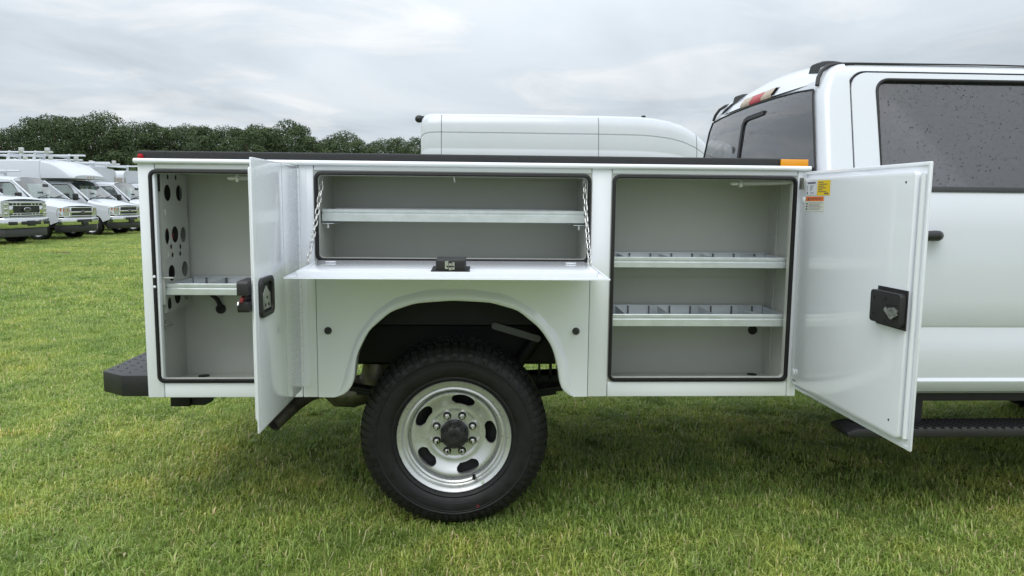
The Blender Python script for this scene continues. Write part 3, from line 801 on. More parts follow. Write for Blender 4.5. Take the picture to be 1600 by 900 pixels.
# --- underbody
well = MB().box(-.50, .52, .335, .352, .835, 1.125); well.box(-.5, .52, .024, .345, 1.09, 1.102)
well.build('wheel_well', 'well_grey', truck)
MB().box(-.61, -.515, .03, .37, .60, 1.13).build('wheel_well', 'black_metal', truck); MB().box(.53, .625, .03, .37, .60, 1.13).build('wheel_well', 'black_metal', truck)
for y in (.56, 1.40):
    fr = MB().box(-1.30, 5.2, y, y+.012, .60, .80); fr.box(-1.30, 5.2, y, y+.07, .60, .608); fr.box(-1.30, 5.2, y, y+.07, .792, .80); fr.build('frame_rail', 'black_metal', truck)
for x in (-1.25, -.62, .62, 1.3, 2.2): MB().box(x, x+.07, .58, 1.40, .62, .78).build('cross_member', 'black_metal', truck)
ax = MB().cyl((0, .26, .392), (0, 1.74, .392), .05, .05, 20); ax.sphere((0, 1.0, .392), .17, 20, 14, (1, .85, 1)); ax.cyl((.1, 1.0, .40), (.42, 1.0, .42), .055, .05, 16); ax.build('rear_axle', 'black_metal', truck, smooth=50)
MB().cyl((.42, 1.0, .42), (2.6, 1.0, .50), .05, .05, 20).build('drive_shaft', 'black_metal', truck, smooth=50)
for y in (.47, 1.47):
    ls = MB()
    for k in range(4):
        L = .74-.13*k; path = [(-L+2*L*i/12, y, .462+.10*((-L+2*L*i/12)/.74)**2-.013*k) for i in range(13)]
        P_ = []
        for (x, yy, z) in path: P_.append([(x, yy-.035, z), (x, yy-.035, z+.011), (x, yy+.035, z+.011), (x, yy+.035, z), (x, yy-.035, z)])
        ls.grid(P_)
    ls.cyl((.74, y-.045, .57), (.74, y+.045, .57), .032, .032, 14); ls.cyl((-.74, y-.045, .57), (-.74, y+.045, .57), .032, .032, 14)
    ls.box(.70, .78, y-.05, y+.06, .56, .66); ls.box(-.78, -.70, y-.05, y+.06, .56, .66)
    ls.box(-.09, .09, y-.045, y+.045, .395, .51)
    ls.build('leaf_spring', 'black_metal', truck)
sk = MB().cyl((.14, .52, .40), (.40, .50, .76), .030, .030, 14); sk.cyl((.14, .52, .40), (.06, .52, .33), .018, .018, 10); sk.build('shock_absorber', 'black_metal', truck, smooth=50)
# grey strap bolted to the frame rail above the tyre
def strap():
    s = MB(); a, b = Vector((.178, 0, .832)), Vector((.375, 0, .773)); d = (b-a).normalized(); n = Vector((-d.z, 0, d.x)); o = []
    for c, sg in ((b, 1), (a, -1)):
        for i in range(9):
            t = R(-90+180*i/8); v = d*math.cos(t)*sg+n*math.sin(t)*sg; p = c+v*.0155; o.append((p.x, p.z))
    s.plate(o, [], .318, .326)
    for c in (a, b): s.cyl((c.x, .314, c.z), (c.x, .318, c.z), .009, .009, 12)
    s.cyl((a.x, .326, a.z), (a.x, .336, a.z), .007, .007, 8); s.cyl((b.x, .326, b.z), (b.x, .56, b.z), .010, .010, 8)
    return s
strap().build('strap', 'strap_grey', truck, smooth=40)
# open bracing between frame and body ahead of the wheel
bc = MB()
bc.box(.36, .62, .545, .56, .475, .50); bc.box(.36, .62, .545, .56, .535, .545); bc.box(.455, .468, .545, .56, .475, .62); bc.box(.40, .41, .545, .56, .475, .62); bc.box(.53, .545, .545, .56, .475, .62)
bc.build('brake_bracket', 'black_metal', truck)
# exhaust
ex = MB().tube([(-.875, .415, .338), (-.835, .475, .372), (-.79, .535, .41), (-.74, .59, .44), (-.66, .65, .455), (-.54, .70, .455)], .037, 18, caps=False)
ex.tube([(-.875, .415, .338), (-.835, .475, .372), (-.79, .535, .41)], .034, 18, caps=False)
ex.build('exhaust_tip', 'exhaust', truck, smooth=50)
MB().cyl((-.840, .468, .3685), (-.838, .471, .370), .0335, .0335, 18).build('exhaust_bore_shade', 'rubber', truck)  # black disc inside the pipe, painting the shade of its hollow
mf = MB().tube([(-.68, .66, .445), (-.62, .66, .432), (-.54, .665, .43), (-.46, .665, .455), (-.42, .66, .50), (-.41, .655, .56), (-.42, .65, .64)], .05, 20, rs=[.03, .072, .078, .078, .078, .076, .05])
mf.build('muffler', 'exhaust', truck, smooth=50)
ht = MB().box(-1.432, -1.336, .62, .80, .370, .576); hto = ht.build('hitch_bracket', 'black_metal', truck, bevel=.004)
MB().plate([(-1.335, .576), (-1.335, .372), (-1.27, .372), (-1.235, .39), (-1.21, .43), (-1.20, .576)], [], .64, .65).build('hitch_bracket', 'black_metal', truck)
MB().box(-1.33, -1.20, .90, 1.10, .42, .53).build('hitch_receiver', 'black_metal', truck, bevel=.006)
# rear step bumper with diamond tread
bo_ = [(-1.245, .045), (-1.385, .045), (-1.502, .128), (-1.502, 1.872), (-1.385, 1.955), (-1.245, 1.955)]
bmp = MB().plate(bo_, [], .577, .666, mp=lambda a, d, b: (a, b, d)); bo = bmp.build('step_bumper', 'black_plastic', truck, bevel=.003)
td = MB()
for i in range(5):
    for j in range(34):
        x = -1.475+i*.05; y = .10+j*.053+(i % 2)*.026
        if x < -1.38 and y < .045+(-1.36-x)*.72: continue
        if y > 1.86: continue
        td.add([(x-.016, y, .666), (x, y-.005, .666), (x+.016, y, .666), (x, y+.005, .666), (x, y, .6700)] if (i+j) % 2 else [(x-.005, y, .666), (x, y-.016, .666), (x+.005, y, .666), (x, y+.016, .666), (x, y, .6700)],
               [(0, 1, 4), (1, 2, 4), (2, 3, 4), (3, 0, 4)])
tdo = td.build('tread_pattern', 'black_plastic', bo); tag(tdo, kind='stuff')

# --- cab
CP = [(.575, .055), (.600, .022), (.635, -.002), (.650, -.006), (.663, .006), (.70, .002), (.785, .0), (.83, .010), (.882, .021), (.893, .015), (1.0, .009), (1.10, .006), (1.293, .014), (1.40, .030), (1.475, .060), (1.95, .240), (1.99, .258), (2.035, .312)]
def cy(z): return lerp_prof(CP, z)
XC = 1.598
def lower_strip(x0, x1, off, z0=.575, z1=1.475, nx=2, near=True):
    s = MB(); zs = [z for z, _ in CP if z0 <= z <= z1]
    P = [[(x0+(x1-x0)*i/nx, (cy(z)-off) if near else 2.0-(cy(z)-off), z) for z in zs] for i in range(nx+1)]
    s.grid(P)
    return s
def mside(off, near=True):
    def f(a, d, b):
        y = cy(b)+d-off
        a = a+.085*max(0, b-1.475)*max(0, min(1, (3.2-a)/1.2))
        return (a, y if near else 2-y, b)
    return f
for near in (True, False):
    # body shell behind the doors (pillars, rocker, roof rail)
    s = lower_strip(XC+.03, 4.9, -.012, near=near)
    win_r = rrect(1.83, 2.67, 1.478, 1.944, (.02, .02, .05, .05), 6); win_f = [(2.80, 1.478), (3.72, 1.478), (3.35, 1.85), (3.24, 1.944), (2.84, 1.944), (2.80, 1.90)]
    out = [(XC+.03, 1.475), (3.80, 1.475), (3.36, 1.99), (3.28, 2.035), (1.74, 2.035), (1.68, 2.02), (1.64, 1.985), (1.63, 1.94)]
    zz = [(x, z) for z in (1.95, 1.99) for x in np.arange(1.66, 3.3, .06)]
    s.plate(out, [win_r, win_f], .012, .030, mside(0, near), pts=zz)
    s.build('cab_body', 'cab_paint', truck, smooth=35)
    # rear corner and pillar
    cpil = MB(); rows = []
    for z in [.62, .70, .785, .85, .9, 1.0, 1.1, 1.293, 1.40, 1.475, 1.6, 1.7, 1.8, 1.88, 1.93, 1.96, 1.985, 2.005, 2.02, 2.033]:
        t = max(0, (z-1.84)/.195); xr = XC-.036+.075*t**2.4+.085*max(0, z-1.475); r = .05; row = []
        y0 = cy(z); xe = 1.6965+.085*max(0, z-1.475)
        row.append((max(xe, xr+r), y0+.014, z)); row.append((max(xe, xr+r), y0, z))
        for i in range(7):
            a = R(90*i/6); row.append((xr+r-r*math.sin(a), y0+r-r*math.cos(a), z))
        row.append((xr, y0+.10, z))
        rows.append([(x, y if near else 2-y, zz_) for x, y, zz_ in row])
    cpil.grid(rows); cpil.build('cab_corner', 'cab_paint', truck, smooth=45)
    # doors
    for (x0, x1, wo, topl) in ((1.702, 2.76, rrect(1.817, 2.682, 1.4745, 1.955, (.0, .0, .055, .055), 6), True), (2.768, 3.90, [(2.80, 1.4745), (3.75, 1.4745), (3.37, 1.86), (3.26, 1.955), (2.84, 1.955), (2.79, 1.90)], False)):
        dm = lower_strip(x0, x1, .004, .600, 1.475, 2, near)
        if topl: o_ = [(x0, 1.4746), (x1, 1.4746), (x1, 1.987)]+[(x0+.075+.075*math.cos(R(90+90*i/7)), 1.912+.075*math.sin(R(90+90*i/7))) for i in range(8)]
        else: o_ = [(x0, 1.4746), (x1, 1.4746), (3.42, 1.90), (3.30, 1.987), (x0, 1.987)]
        inner = [p for p in wo]
        # window opening is open at the belt
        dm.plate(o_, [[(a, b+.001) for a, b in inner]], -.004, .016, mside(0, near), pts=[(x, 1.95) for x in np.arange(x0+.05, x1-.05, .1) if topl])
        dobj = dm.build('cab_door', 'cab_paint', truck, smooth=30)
        gl = MB().plate(inner, [], .010, .014, mside(0, near)); gl.build('window_glass', 'privacy_glass', dobj)
        rb = MB(); rr_ = [mside(0, near)(a, -.001, b) for a, b in inner]; rb.tube(rr_, .008, 8, closed=True); rb.build('window_seal', 'rubber', dobj, smooth=60)
        bl = MB().plate([(inner[0][0]-.005, 1.462), (inner[1][0]+.01, 1.462), (inner[1][0]+.01, 1.4835), (inner[0][0]-.005, 1.4835)], [], -.012, -.0045, mside(0, near)); bl.build('belt_moulding', 'black_plastic', dobj, bevel=.002)
        sm = MB(); sm.tube([mside(0, near)(a, .008, b) for a, b in [(x0-.004, .61)]+[(x0-.004, z) for z in (.785, .882, 1.1, 1.293, 1.475, 1.7)]+[(p[0]-.004 if topl else p[0], p[1]+.004) for p in (list(reversed(o_[3:])) if topl else [(x0-.004, 1.99)])]+([(x1, 1.991)] if topl else [(3.3, 1.991)])], .0055, 6); sm.build('door_gap_seal', 'rubber', dobj, smooth=60)
        hx0 = 1.845 if topl else 2.90
        hy = cy(1.28)
        hd = MB(); hd.tube([(hx0, hy-.02, 1.277), (hx0+.012, hy-.046, 1.277), (hx0+.17, hy-.05, 1.277), (hx0+.186, hy-.03, 1.277), (hx0+.186, hy+.004, 1.277)], .022, 10) if near else hd.tube([(hx0, 2-hy+.02, 1.277), (hx0+.012, 2-hy+.046, 1.277), (hx0+.17, 2-hy+.05, 1.277), (hx0+.186, 2-hy+.03, 1.277), (hx0+.186, 2-hy-.004, 1.277)], .022, 10)
        hd.build('door_handle', 'black_plastic', dobj, smooth=50)
    # rocker
    y0, y1 = (.06, .10) if near else (1.90, 1.94)
    MB().box(1.60, 4.6, y0, y1, .545, .60).build('rocker', 'black_metal', truck)
    # roof ditch moulding
    sgn = (lambda y: y) if near else (lambda y: 2-y)
    mo = MB(); mo.tube([(1.605, sgn(.268), 1.93), (1.614, sgn(.280), 1.965), (1.634, sgn(.294), 1.998), (1.667, sgn(.307), 2.021), (1.71, sgn(.315), 2.033), (1.8, sgn(.317), 2.038), (2.4, sgn(.317), 2.041), (3.28, sgn(.317), 2.034)], .009, 8, rs=[.009, .0095, .0095, .009, .0075, .0045, .0035, .0035]); mo.build('roof_moulding', 'black_plastic', truck, smooth=60)
    # running board
    yo, yi = (-.035, .125) if near else (2.035, 1.875)
    lo, hi = min(yo, yi), max(yo, yi)
    rb = MB().plate([(1.685, .412), (1.685, .432), (1.73, .447), (4.10, .447), (4.18, .43), (4.15, .410), (1.73, .407)], [], lo, hi); rbo = rb.build('running_board', 'black_plastic', truck, bevel=.006)
    if near:
        for i in range(60):
            x = 1.80+i*.0385
            MB().add([(x, lo+.004, .447), (x+.020, lo+.004, .447), (x-.045, hi-.022, .447), (x-.065, hi-.022, .447), (x, lo+.004, .4525), (x+.020, lo+.004, .4525), (x-.045, hi-.022, .4525), (x-.065, hi-.022, .4525)],
                     [(0, 3, 2, 1), (4, 5, 6, 7), (0, 1, 5, 4), (1, 2, 6, 5), (2, 3, 7, 6), (3, 0, 4, 7)]).build('tread_bar', 'rubber', rbo)
            MB().box(x+.004, x+.024, lo-.001, lo+.006, .440, .4535).build('tread_lip', 'trim_grey', rbo)
    for x in (2.02, 3.2, 3.95):
        MB().box(x, x+.05, hi-.06 if near else lo+.03, (hi-.03) if near else lo+.06, .447, .56).build('board_bracket', 'black_metal', rbo)
# rear wall with glass
def xrear(y, z):
    t = max(0, (z-1.84)/.195)
    return XC-.036+.075*t**2.4+.085*max(0, z-1.475)-.018*(1-((y-1)/.95)**2)+.018*(1-(.82/.95)**2)
o_ = [(cy(z)+.05, z) for z in (.70, .785, .9, 1.1, 1.293, 1.475, 1.6, 1.75, 1.88)]+[(cy(z)+.06, z) for z in (1.93, 1.96)]
o_ = o_+[(2-a, b) for a, b in reversed(o_)]
hole = [(.30, 1.46), (.36, 1.84), (1.64, 1.84), (1.70, 1.46)]
pts = [(y, z) for z in np.arange(.8, 1.95, .08) for y in np.arange(.2, 1.81, .1)]
pts = [p for p in pts if in_poly(p, o_) and not in_poly(p, hole)]
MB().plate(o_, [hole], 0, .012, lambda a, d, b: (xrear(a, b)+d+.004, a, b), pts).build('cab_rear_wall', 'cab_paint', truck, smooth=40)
go = [(cy(1.44)+.058, 1.44), (cy(1.6)+.055, 1.6), (cy(1.75)+.052, 1.75), (cy(1.86)+.052, 1.86), (cy(1.915)+.06, 1.915)]
go = go+[(.45, 1.928), (.7, 1.936), (1.0, 1.94), (1.3, 1.936), (1.55, 1.928)]+[(2-a, b) for a, b in reversed(go)]
pts = [(y, z) for z in np.arange(1.5, 1.92, .06) for y in np.arange(.25, 1.76, .08)]
pts = [p for p in pts if in_poly(p, go)]
rg = MB().plate(go, [], -.006, -.001, lambda a, d, b: (xrear(a, b)+d, a, b), pts).build('rear_glass', 'privacy_glass', truck, smooth=40)
fs_ = MB(); fs_.tube([(xrear(a, b)-.008, a, b) for a, b in go], .004, 6, closed=True); fs_.build('window_seal', 'rubber', rg, smooth=60)
sf = MB()
sf.plate([(1.125, 1.46), (1.095, 1.46), (1.075, 1.80), (1.07, 1.835), (1.055, 1.852), (1.02, 1.858), (.80, 1.864), (.80, 1.885), (1.03, 1.880), (1.075, 1.870), (1.098, 1.845), (1.105, 1.80)], [], -.014, -.0065, lambda a, d, b: (xrear(a, b)+d, a, b))
sf.build('slider_frame', 'rubber', rg)
# roof
rows = []
for x in (1.627, 1.634, 1.647, 1.667, 1.70, 1.76, 1.87, 2.1, 2.5, 2.9, 3.2, 3.32):
    t = min(1, max(0, (x-1.627)/.16)); k = 1-(1-t)**2.4
    row = []
    for i in range(25):
        y = .318+1.364*i/24; u = (y-1)/.682
        edge = 1.985+.05*k+(.0 if x < 3 else -.02*(x-3))
        row.append((x-.028*(1-u*u), y, 1.938+(edge-1.938)*min(1, (.30+.70*k))+(.050*k)*(1-u**2)+.006*k*(1-u**8)))
    rows.append(row)
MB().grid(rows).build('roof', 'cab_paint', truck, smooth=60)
# high brake lamp, roof pods
hb = MB()
def blk(y0, y1, mat, nm, parent):
    s = MB(); P = []
    for y in (y0, (y0+y1)/2, y1):
        xb = xrear(y, 1.96)-.008
        P.append([(xb+.035, y, 1.948), (xb-.004, y, 1.948), (xb-.006, y, 1.962), (xb+.020, y, 1.998), (xb+.06, y, 2.002)])
    s.grid(P); return s.build(nm, mat, parent, smooth=50)
base = blk(.755, 1.245, 'black_plastic', 'brake_lamp', truck)
base.location.x = .006
blk(.775, .915, 'clear_lens', 'cargo_lens', base); blk(.918, 1.082, 'red_lens', 'brake_lens', base); blk(1.085, 1.225, 'clear_lens', 'cargo_lens', base)
for c in base.children: c.location.x = -.010
for y in (.47, 1.53):
    s = MB(); rows = []
    zb_ = 2.034
    for i in range(9):
        t = i/8; x = 1.675+.20*t; h = .038*math.sin(math.pi*min(1, .18+.82*t**.8))**.6*(1 if t < .97 else .3)
        rows.append([(x, y-.055, zb_-.02), (x+.005, y-.045, zb_+h*.8), (x+.005, y-.025, zb_+h), (x+.005, y+.025, zb_+h), (x+.005, y+.045, zb_+h*.8), (x, y+.055, zb_-.02)])
    s.grid(rows); s.add(rows[0], [(0, 1, 2, 3, 4, 5)]); s.build('roof_pod', 'liner_coat', truck, smooth=60)
# interior
fl_ = MB().box(1.62, 3.6, .15, 1.85, .70, .74); fl_.build('cab_floor', 'seat_fabric', truck)
for (sx, n) in ((1.72, 3), (2.85, 2)):
    ys_ = [.30, 1.0, 1.70] if n == 3 else [.45, 1.55]
    wd = .62 if n == 3 else .56
    for y in ys_:
        if n == 3 and y == 1.0: wd2 = .5
        else: wd2 = wd
        yc = min(max(y, .47), 1.53)
        sb = MB().plate([(sx, 1.02), (sx+.50, 1.05), (sx+.50, .90), (sx, .88)], [], yc-wd2/2, yc+wd2/2); sb.plate([(sx+.02, 1.02), (sx+.14, 1.02), (sx+.04, 1.62), (sx-.06, 1.60)], [], yc-wd2/2, yc+wd2/2)
        so_ = sb.build('seat', 'seat_fabric', truck, bevel=.03, seg=3)
        MB().box(sx-.07, sx+.03, yc-.13, yc+.13, 1.66, 1.83).build('headrest', 'seat_fabric', so_, bevel=.03, seg=3)
MB().box(3.55, 3.85, .15, 1.85, 1.05, 1.42).build('dashboard', 'seat_fabric', truck, bevel=.05)
hl_ = MB().grid([[(x, y, 1.975) for y in (.30, 1.7)] for x in (1.66, 3.25)]); hl_.build('headliner', 'seat_light', truck)
bs = MB(); bs.plate([(2.23, 1.44), (2.265, 1.44), (2.285, 1.51), (2.315, 1.575), (2.28, 1.57), (2.245, 1.51)], [], .20, .203); bs.build('seat_belt', 'seat_light', truck)
# front end (beyond the frame, kept simple)
ws = MB().grid([[(3.30, .36, 2.0), (3.34, 1.0, 2.02), (3.30, 1.64, 2.0)], [(4.0, .16, 1.48), (4.06, 1.0, 1.50), (4.0, 1.84, 1.48)]]); ws.build('windshield', 'clear_glass', truck)
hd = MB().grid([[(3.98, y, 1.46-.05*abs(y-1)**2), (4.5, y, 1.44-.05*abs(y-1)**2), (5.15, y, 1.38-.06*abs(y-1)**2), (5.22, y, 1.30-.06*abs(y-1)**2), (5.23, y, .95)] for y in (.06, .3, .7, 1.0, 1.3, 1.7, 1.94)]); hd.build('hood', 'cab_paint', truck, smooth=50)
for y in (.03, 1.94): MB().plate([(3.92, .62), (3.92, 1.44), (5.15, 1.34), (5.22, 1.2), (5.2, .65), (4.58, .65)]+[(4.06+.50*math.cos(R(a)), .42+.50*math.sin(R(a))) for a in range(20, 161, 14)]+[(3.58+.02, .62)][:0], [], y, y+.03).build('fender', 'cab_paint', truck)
gr = MB().box(5.23, 5.26, .45, 1.55, .95, 1.28); gr.build('grille', 'chrome', truck, bevel=.01)
for y in (.10, 1.56): MB().box(5.2, 5.25, y, y+.34, .98, 1.26).build('headlight', 'headlamp', truck, bevel=.02)
MB().box(5.2, 5.38, .06, 1.94, .60, .88).build('front_bumper', 'chrome', truck, bevel=.04)

# ------------------------------------------------------------------ tall cargo van behind the truck
def loft(secs, skip=None, caps=(True, True)):
    s = MB(); full = []
    for x, half in secs:
        full.append([(x, -y, z) for y, z in half]+[(x, y, z) for y, z in reversed(half[:-1])])
    n = len(full[0]); vs = [p for r in full for p in r]; fs = []
    for i in range(len(full)-1):
        for j in range(n-1):
            jj = j if j < n//2 else n-2-j
            if skip and skip(i, jj): continue
            fs.append((i*n+j, i*n+j+1, (i+1)*n+j+1, (i+1)*n+j))
    if caps[0]: fs.append(tuple(range(n)))
    if caps[1]: fs.append(tuple(range((len(full)-1)*n, len(full)*n)))
    return s.add(vs, fs)
van = empty('cargo_van', (-.83, 9.78, 0)); van.scale = (1, 1, 1.024); tag(van, 'white tall-roof cargo van parked behind the utility truck', 'van')
BASE = [(.97, .40), (1.015, .55), (1.03, .9), (1.03, 1.3), (1.0, 1.75), (.975, 2.10), (.970, 2.165), (.962, 2.185), (.963, 2.20), (.955, 2.33), (.945, 2.415), (.932, 2.420), (.932, 2.435), (.942, 2.442), (.930, 2.55), (.905, 2.64), (.86, 2.70), (.76, 2.735), (.5, 2.75), (0, 2.755)]
def vsec(x, zt, w=1.0):
    k = (zt-1.3)/(2.755-1.3); out = []
    for y, z in BASE:
        zz = z if z <= 1.3 else 1.3+(z-1.3)*max(k, .02)
        if zt < 1.3: zz = .40+(zz-.40)*(zt-.40)/.93
        out.append((y*w, zz))
    return (x, out)
secs = [vsec(.0, 2.62, .90), vsec(.02, 2.68, .945), vsec(.06, 2.72, .975), vsec(.14, 2.745, .995), vsec(.30, 2.753), vsec(1.5, 2.755), vsec(3.0, 2.752), vsec(3.5, 2.745), vsec(3.75, 2.725), vsec(4.0, 2.685, .995), vsec(4.2, 2.625, .985), vsec(4.4, 2.52, .975), vsec(4.55, 2.40, .965), vsec(4.75, 2.17, .96), vsec(5.2, 1.62, .97), vsec(5.4, 1.40, .98), vsec(5.6, 1.33, .98), vsec(5.9, 1.20, .95), vsec(6.0, 1.02, .9)]
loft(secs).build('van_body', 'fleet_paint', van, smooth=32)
def gap_strip(x, z0=.6):
    s = MB(); P = []
    half = [(y, z) for y, z in vsec(x, 2.755)[1] if z > z0]
    zt = 2.755
    for i in range(len(secs)-1):
        if secs[i][0] <= x <= secs[i+1][0]:
            t = (x-secs[i][0])/(secs[i+1][0]-secs[i][0])
            half = [((a[0]*(1-t)+b[0]*t), (a[1]*(1-t)+b[1]*t)) for a, b in zip(secs[i][1], secs[i+1][1])]
    half = [(y, z) for y, z in half if z > z0 and y > .80]
    for dx in (-.004, .004): P.append([(x+dx, -(y+.0025), z+.0006) for y, z in half])
    return s.grid(P)
for x in (.33, 2.83, 4.43): gap_strip(x).build('panel_gap', 'trim_grey', van)
lp = MB().sphere((-.045, -.62, 2.66), .075, 16, 10, (.9, 1.0, .8)); lp.box(-.03, .08, -.67, -.57, 2.62, 2.70); lp.build('clearance_lamp', 'black_plastic', van, smooth=60)
MB().sphere((3.63, -.55, 2.757), .035, 12, 8, (1.1, 1, .55)).build('antenna_base', 'black_plastic', van, smooth=60)
for sy in (-1, 1):
    yy = (lambda y: y*sy)
    g_ = MB().plate([(3.95, 1.42), (5.02, 1.42), (4.72, 2.02), (3.95, 2.05)], [], 0, .004, lambda a, d, b: (a, sy*(1.0295-.055*(b-1.3)/.45+d-.001+.006), b)); g_.build('window_glass', 'privacy_glass', van)
    for x in (1.0, 4.95): 
        wv = obj('wheel', RM, van, Matrix.Translation((x, sy*.99, .345)) @ (Matrix.Rotation(math.pi, 4, 'Z') if sy > 0 else Matrix.Identity(4)) @ Matrix.Scale(.86, 4))
        obj('tyre', TY, wv)
wsq = MB().grid([[(4.79, y*.86, 2.135), (5.2, y*.93, 1.635)] for y in (-1, -.5, 0, .5, 1)])
wsq.build('windshield', 'privacy_glass', van, T=Matrix.Translation((.012, 0, .012)))
MB().box(5.9, 6.08, -.98, .98, .36, .62).build('bumper', 'black_plastic', van, bevel=.05)
MB().box(-.06, .02, -.95, .95, .38, .58).build('bumper', 'black_plastic', van, bevel=.03)
for sy in (-1, 1): MB().box(-.02, .06, sy*.90-.05, sy*.90+.05, 1.0, 1.6).build('tail_lamp', 'red_lens', van, bevel=.01)

# ------------------------------------------------------------------ fleet parked on the left
def small_wheel(parent, x, y, r, flip):
    T = Matrix.Translation((x, y, r-.015)) @ (Matrix.Rotation(math.pi, 4, 'Z') if flip else Matrix.Identity(4)) @ Matrix.Scale(r/.408, 4)
    w = obj('wheel', RM, parent, T); obj('tyre', TY, w); obj('hub_cap', HB, w)
def emblem(parent, x, z, w=.115):
    e = MB().plate(circle(0, z, w, 28, w*.42), [], x, x+.02, lambda a, d, b: (d, a, b)).build('emblem', 'chrome', parent, bevel=.004)
    MB().plate(circle(0, z, w*.86, 28, w*.34), [], x+.0205, x+.024, lambda a, d, b: (d, a, b)).build('emblem_field', 'trim_grey', e)
def cab_shell(root, F, arch_c, arch_r, belt, win, top, wheel_r, zlow=.50):
    """F: seven stations nose -> cab rear; each 8 (halfwidth,z) points. faces 4.. of span 3 are the windshield"""
    sk = lambda i, j: (i == 3 and j >= 3) or (i == 4 and j == 3) or j < 2
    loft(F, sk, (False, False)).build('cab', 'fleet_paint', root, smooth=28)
    x0 = F[1][0]; x1 = F[-1][0]; zb = F[3][1][2][1]
    P3, P4 = F[4][1][3], F[4][1][4]
    def ymap(z): return P3[0]+(P4[0]-P3[0])*(z-P3[1])/(P4[1]-P3[1])
    for sy in (-1, 1):
        o = [(x0, .70)]+[(x0, F[1][1][2][1])]+[(F[k][0], F[k][1][2][1]) for k in range(2, len(F))]+[(x1, zlow), (arch_c-arch_r*1.02, zlow)]
        o += [(arch_c-arch_r*math.cos(R(a)), .36+arch_r*math.sin(R(a))) for a in range(20, 161, 10)]
        o += [(x0-.02, .62)]
        MB().plate(o, [], 0, .03, lambda a, d, b: (a, sy*(1.003-d), b)).build('fender', 'fleet_paint', root)
        fr = [(F[3][0]-.02, F[3][1][3][1]), (x1, P3[1]), (x1, P4[1]+.05), (F[4][0], P4[1])]
        dr = MB().plate(fr, [win], 0, .03, lambda a, d, b: (a, sy*(ymap(b)-d), b)).build('cab_door', 'fleet_paint', root)
        MB().plate(win, [], .012, .016, lambda a, d, b: (a, sy*(ymap(b)-d), b)).build('window_glass', 'clear_glass', dr)
        fm = MB(); fm.tube([(a, sy*(ymap(b)+.002), b) for a, b in win], .012, 6, closed=True); fm.build('window_seal', 'rubber', dr)
        # pillar
        a, b = F[3][1][4], F[4][1][4]
        MB().tube([(F[3][0], sy*a[0], a[1]), (F[4][0], sy*b[0], b[1])], .035, 8).build('pillar', 'fleet_paint', root, smooth=60)
        # mirror
        mz = P3[1]+.17; mx = win[0][0]+.06
        mi = MB().box(mx-.06, mx+.06, 1.10, 1.32, mz-.14, mz+.12) if sy > 0 else MB().box(mx-.06, mx+.06, -1.32, -1.10, mz-.14, mz+.12)
        mo = mi.build('mirror', 'black_plastic', root, bevel=.035, seg=3)
        MB().tube([(mx, sy*.95, mz-.08), (mx, sy*1.15, mz-.02)], .022, 8).build('mirror_arm', 'black_plastic', mo, smooth=60)
        small_wheel(root, arch_c, sy*.985, wheel_r, sy > 0)
    # windshield glass and interior
    rows = []
    for t in (.04, .5, .97):
        rows.append([(F[3][0]*(1-t)+F[4][0]*t, y*(F[3][1][4][0]*(1-t)+F[4][1][4][0]*t-.02), (F[3][1][k][1]*(1-t)+F[4][1][k][1]*t)) for y, k in ((-1, 4), (-.66, 5), (-.33, 6), (0, 7), (.33, 6), (.66, 5), (1, 4))])
    wsn = MB().grid(rows); wso = wsn.build('windshield', 'clear_glass', root, T=Matrix.Translation((.012, 0, .012)), smooth=60)
    for y0, y1 in ((-.75, .0), (.05, .75)):
        MB().tube([(F[3][0]+.01, y0, F[3][1][5][1]+.03), (F[3][0]-.10, y1, F[3][1][6][1]+.12)], .010, 6).build('wiper', 'rubber', wso)
    cz = F[3][1][4][1]
    MB().box(F[3][0]-.03, F[3][0]+.03, -.86, .86, cz-.03, cz+.014).build('cowl', 'trim_grey', root, bevel=.01)
    MB().box(F[3][0]-.55, F[3][0]-.05, -.86, .86, cz-.25, cz-.03).build('dashboard', 'trim_grey', root, bevel=.04)
    stw = MB(); stw.tube([(F[3][0]-.62+.06*math.sin(R(a)), .42+.19*math.cos(R(a)), cz+.04+.18*math.sin(R(a))) for a in range(0, 360, 20)], .016, 6, closed=True); stw.build('steering_wheel', 'trim_grey', root, smooth=60)
    for y in (-.45, .45):
        st_ = MB().plate([(x1+.10, .9), (x1+.25, .9), (x1+.14, cz+.30), (x1+.04, cz+.30)], [], y-.25, y+.25).build('seat', 'trim_grey', root, bevel=.03)
        MB().box(x1+.03, x1+.13, y-.13, y+.13, cz+.33, cz+.52).build('headrest', 'trim_grey', st_, bevel=.03)
    MB().box(x1-.0, x1+.03, -.97, .97, zlow, P4[1]-.0).build('bulkhead', 'seat_light', root)
    MB().box(x1, x0-.14, -.93, .93, .42, .74).build('chassis', 'black_metal', root)
    MB().box(arch_c-.6, arch_c+.5, -.70, .70, .40, 1.0).build('engine_bay', 'black_metal', root)
    MB().box(F[3][0]-.25, F[3][0]-.18, -.10, .10, P4[1]-.22, P4[1]-.12).build('rear_view_mirror', 'trim_grey', root, bevel=.01)
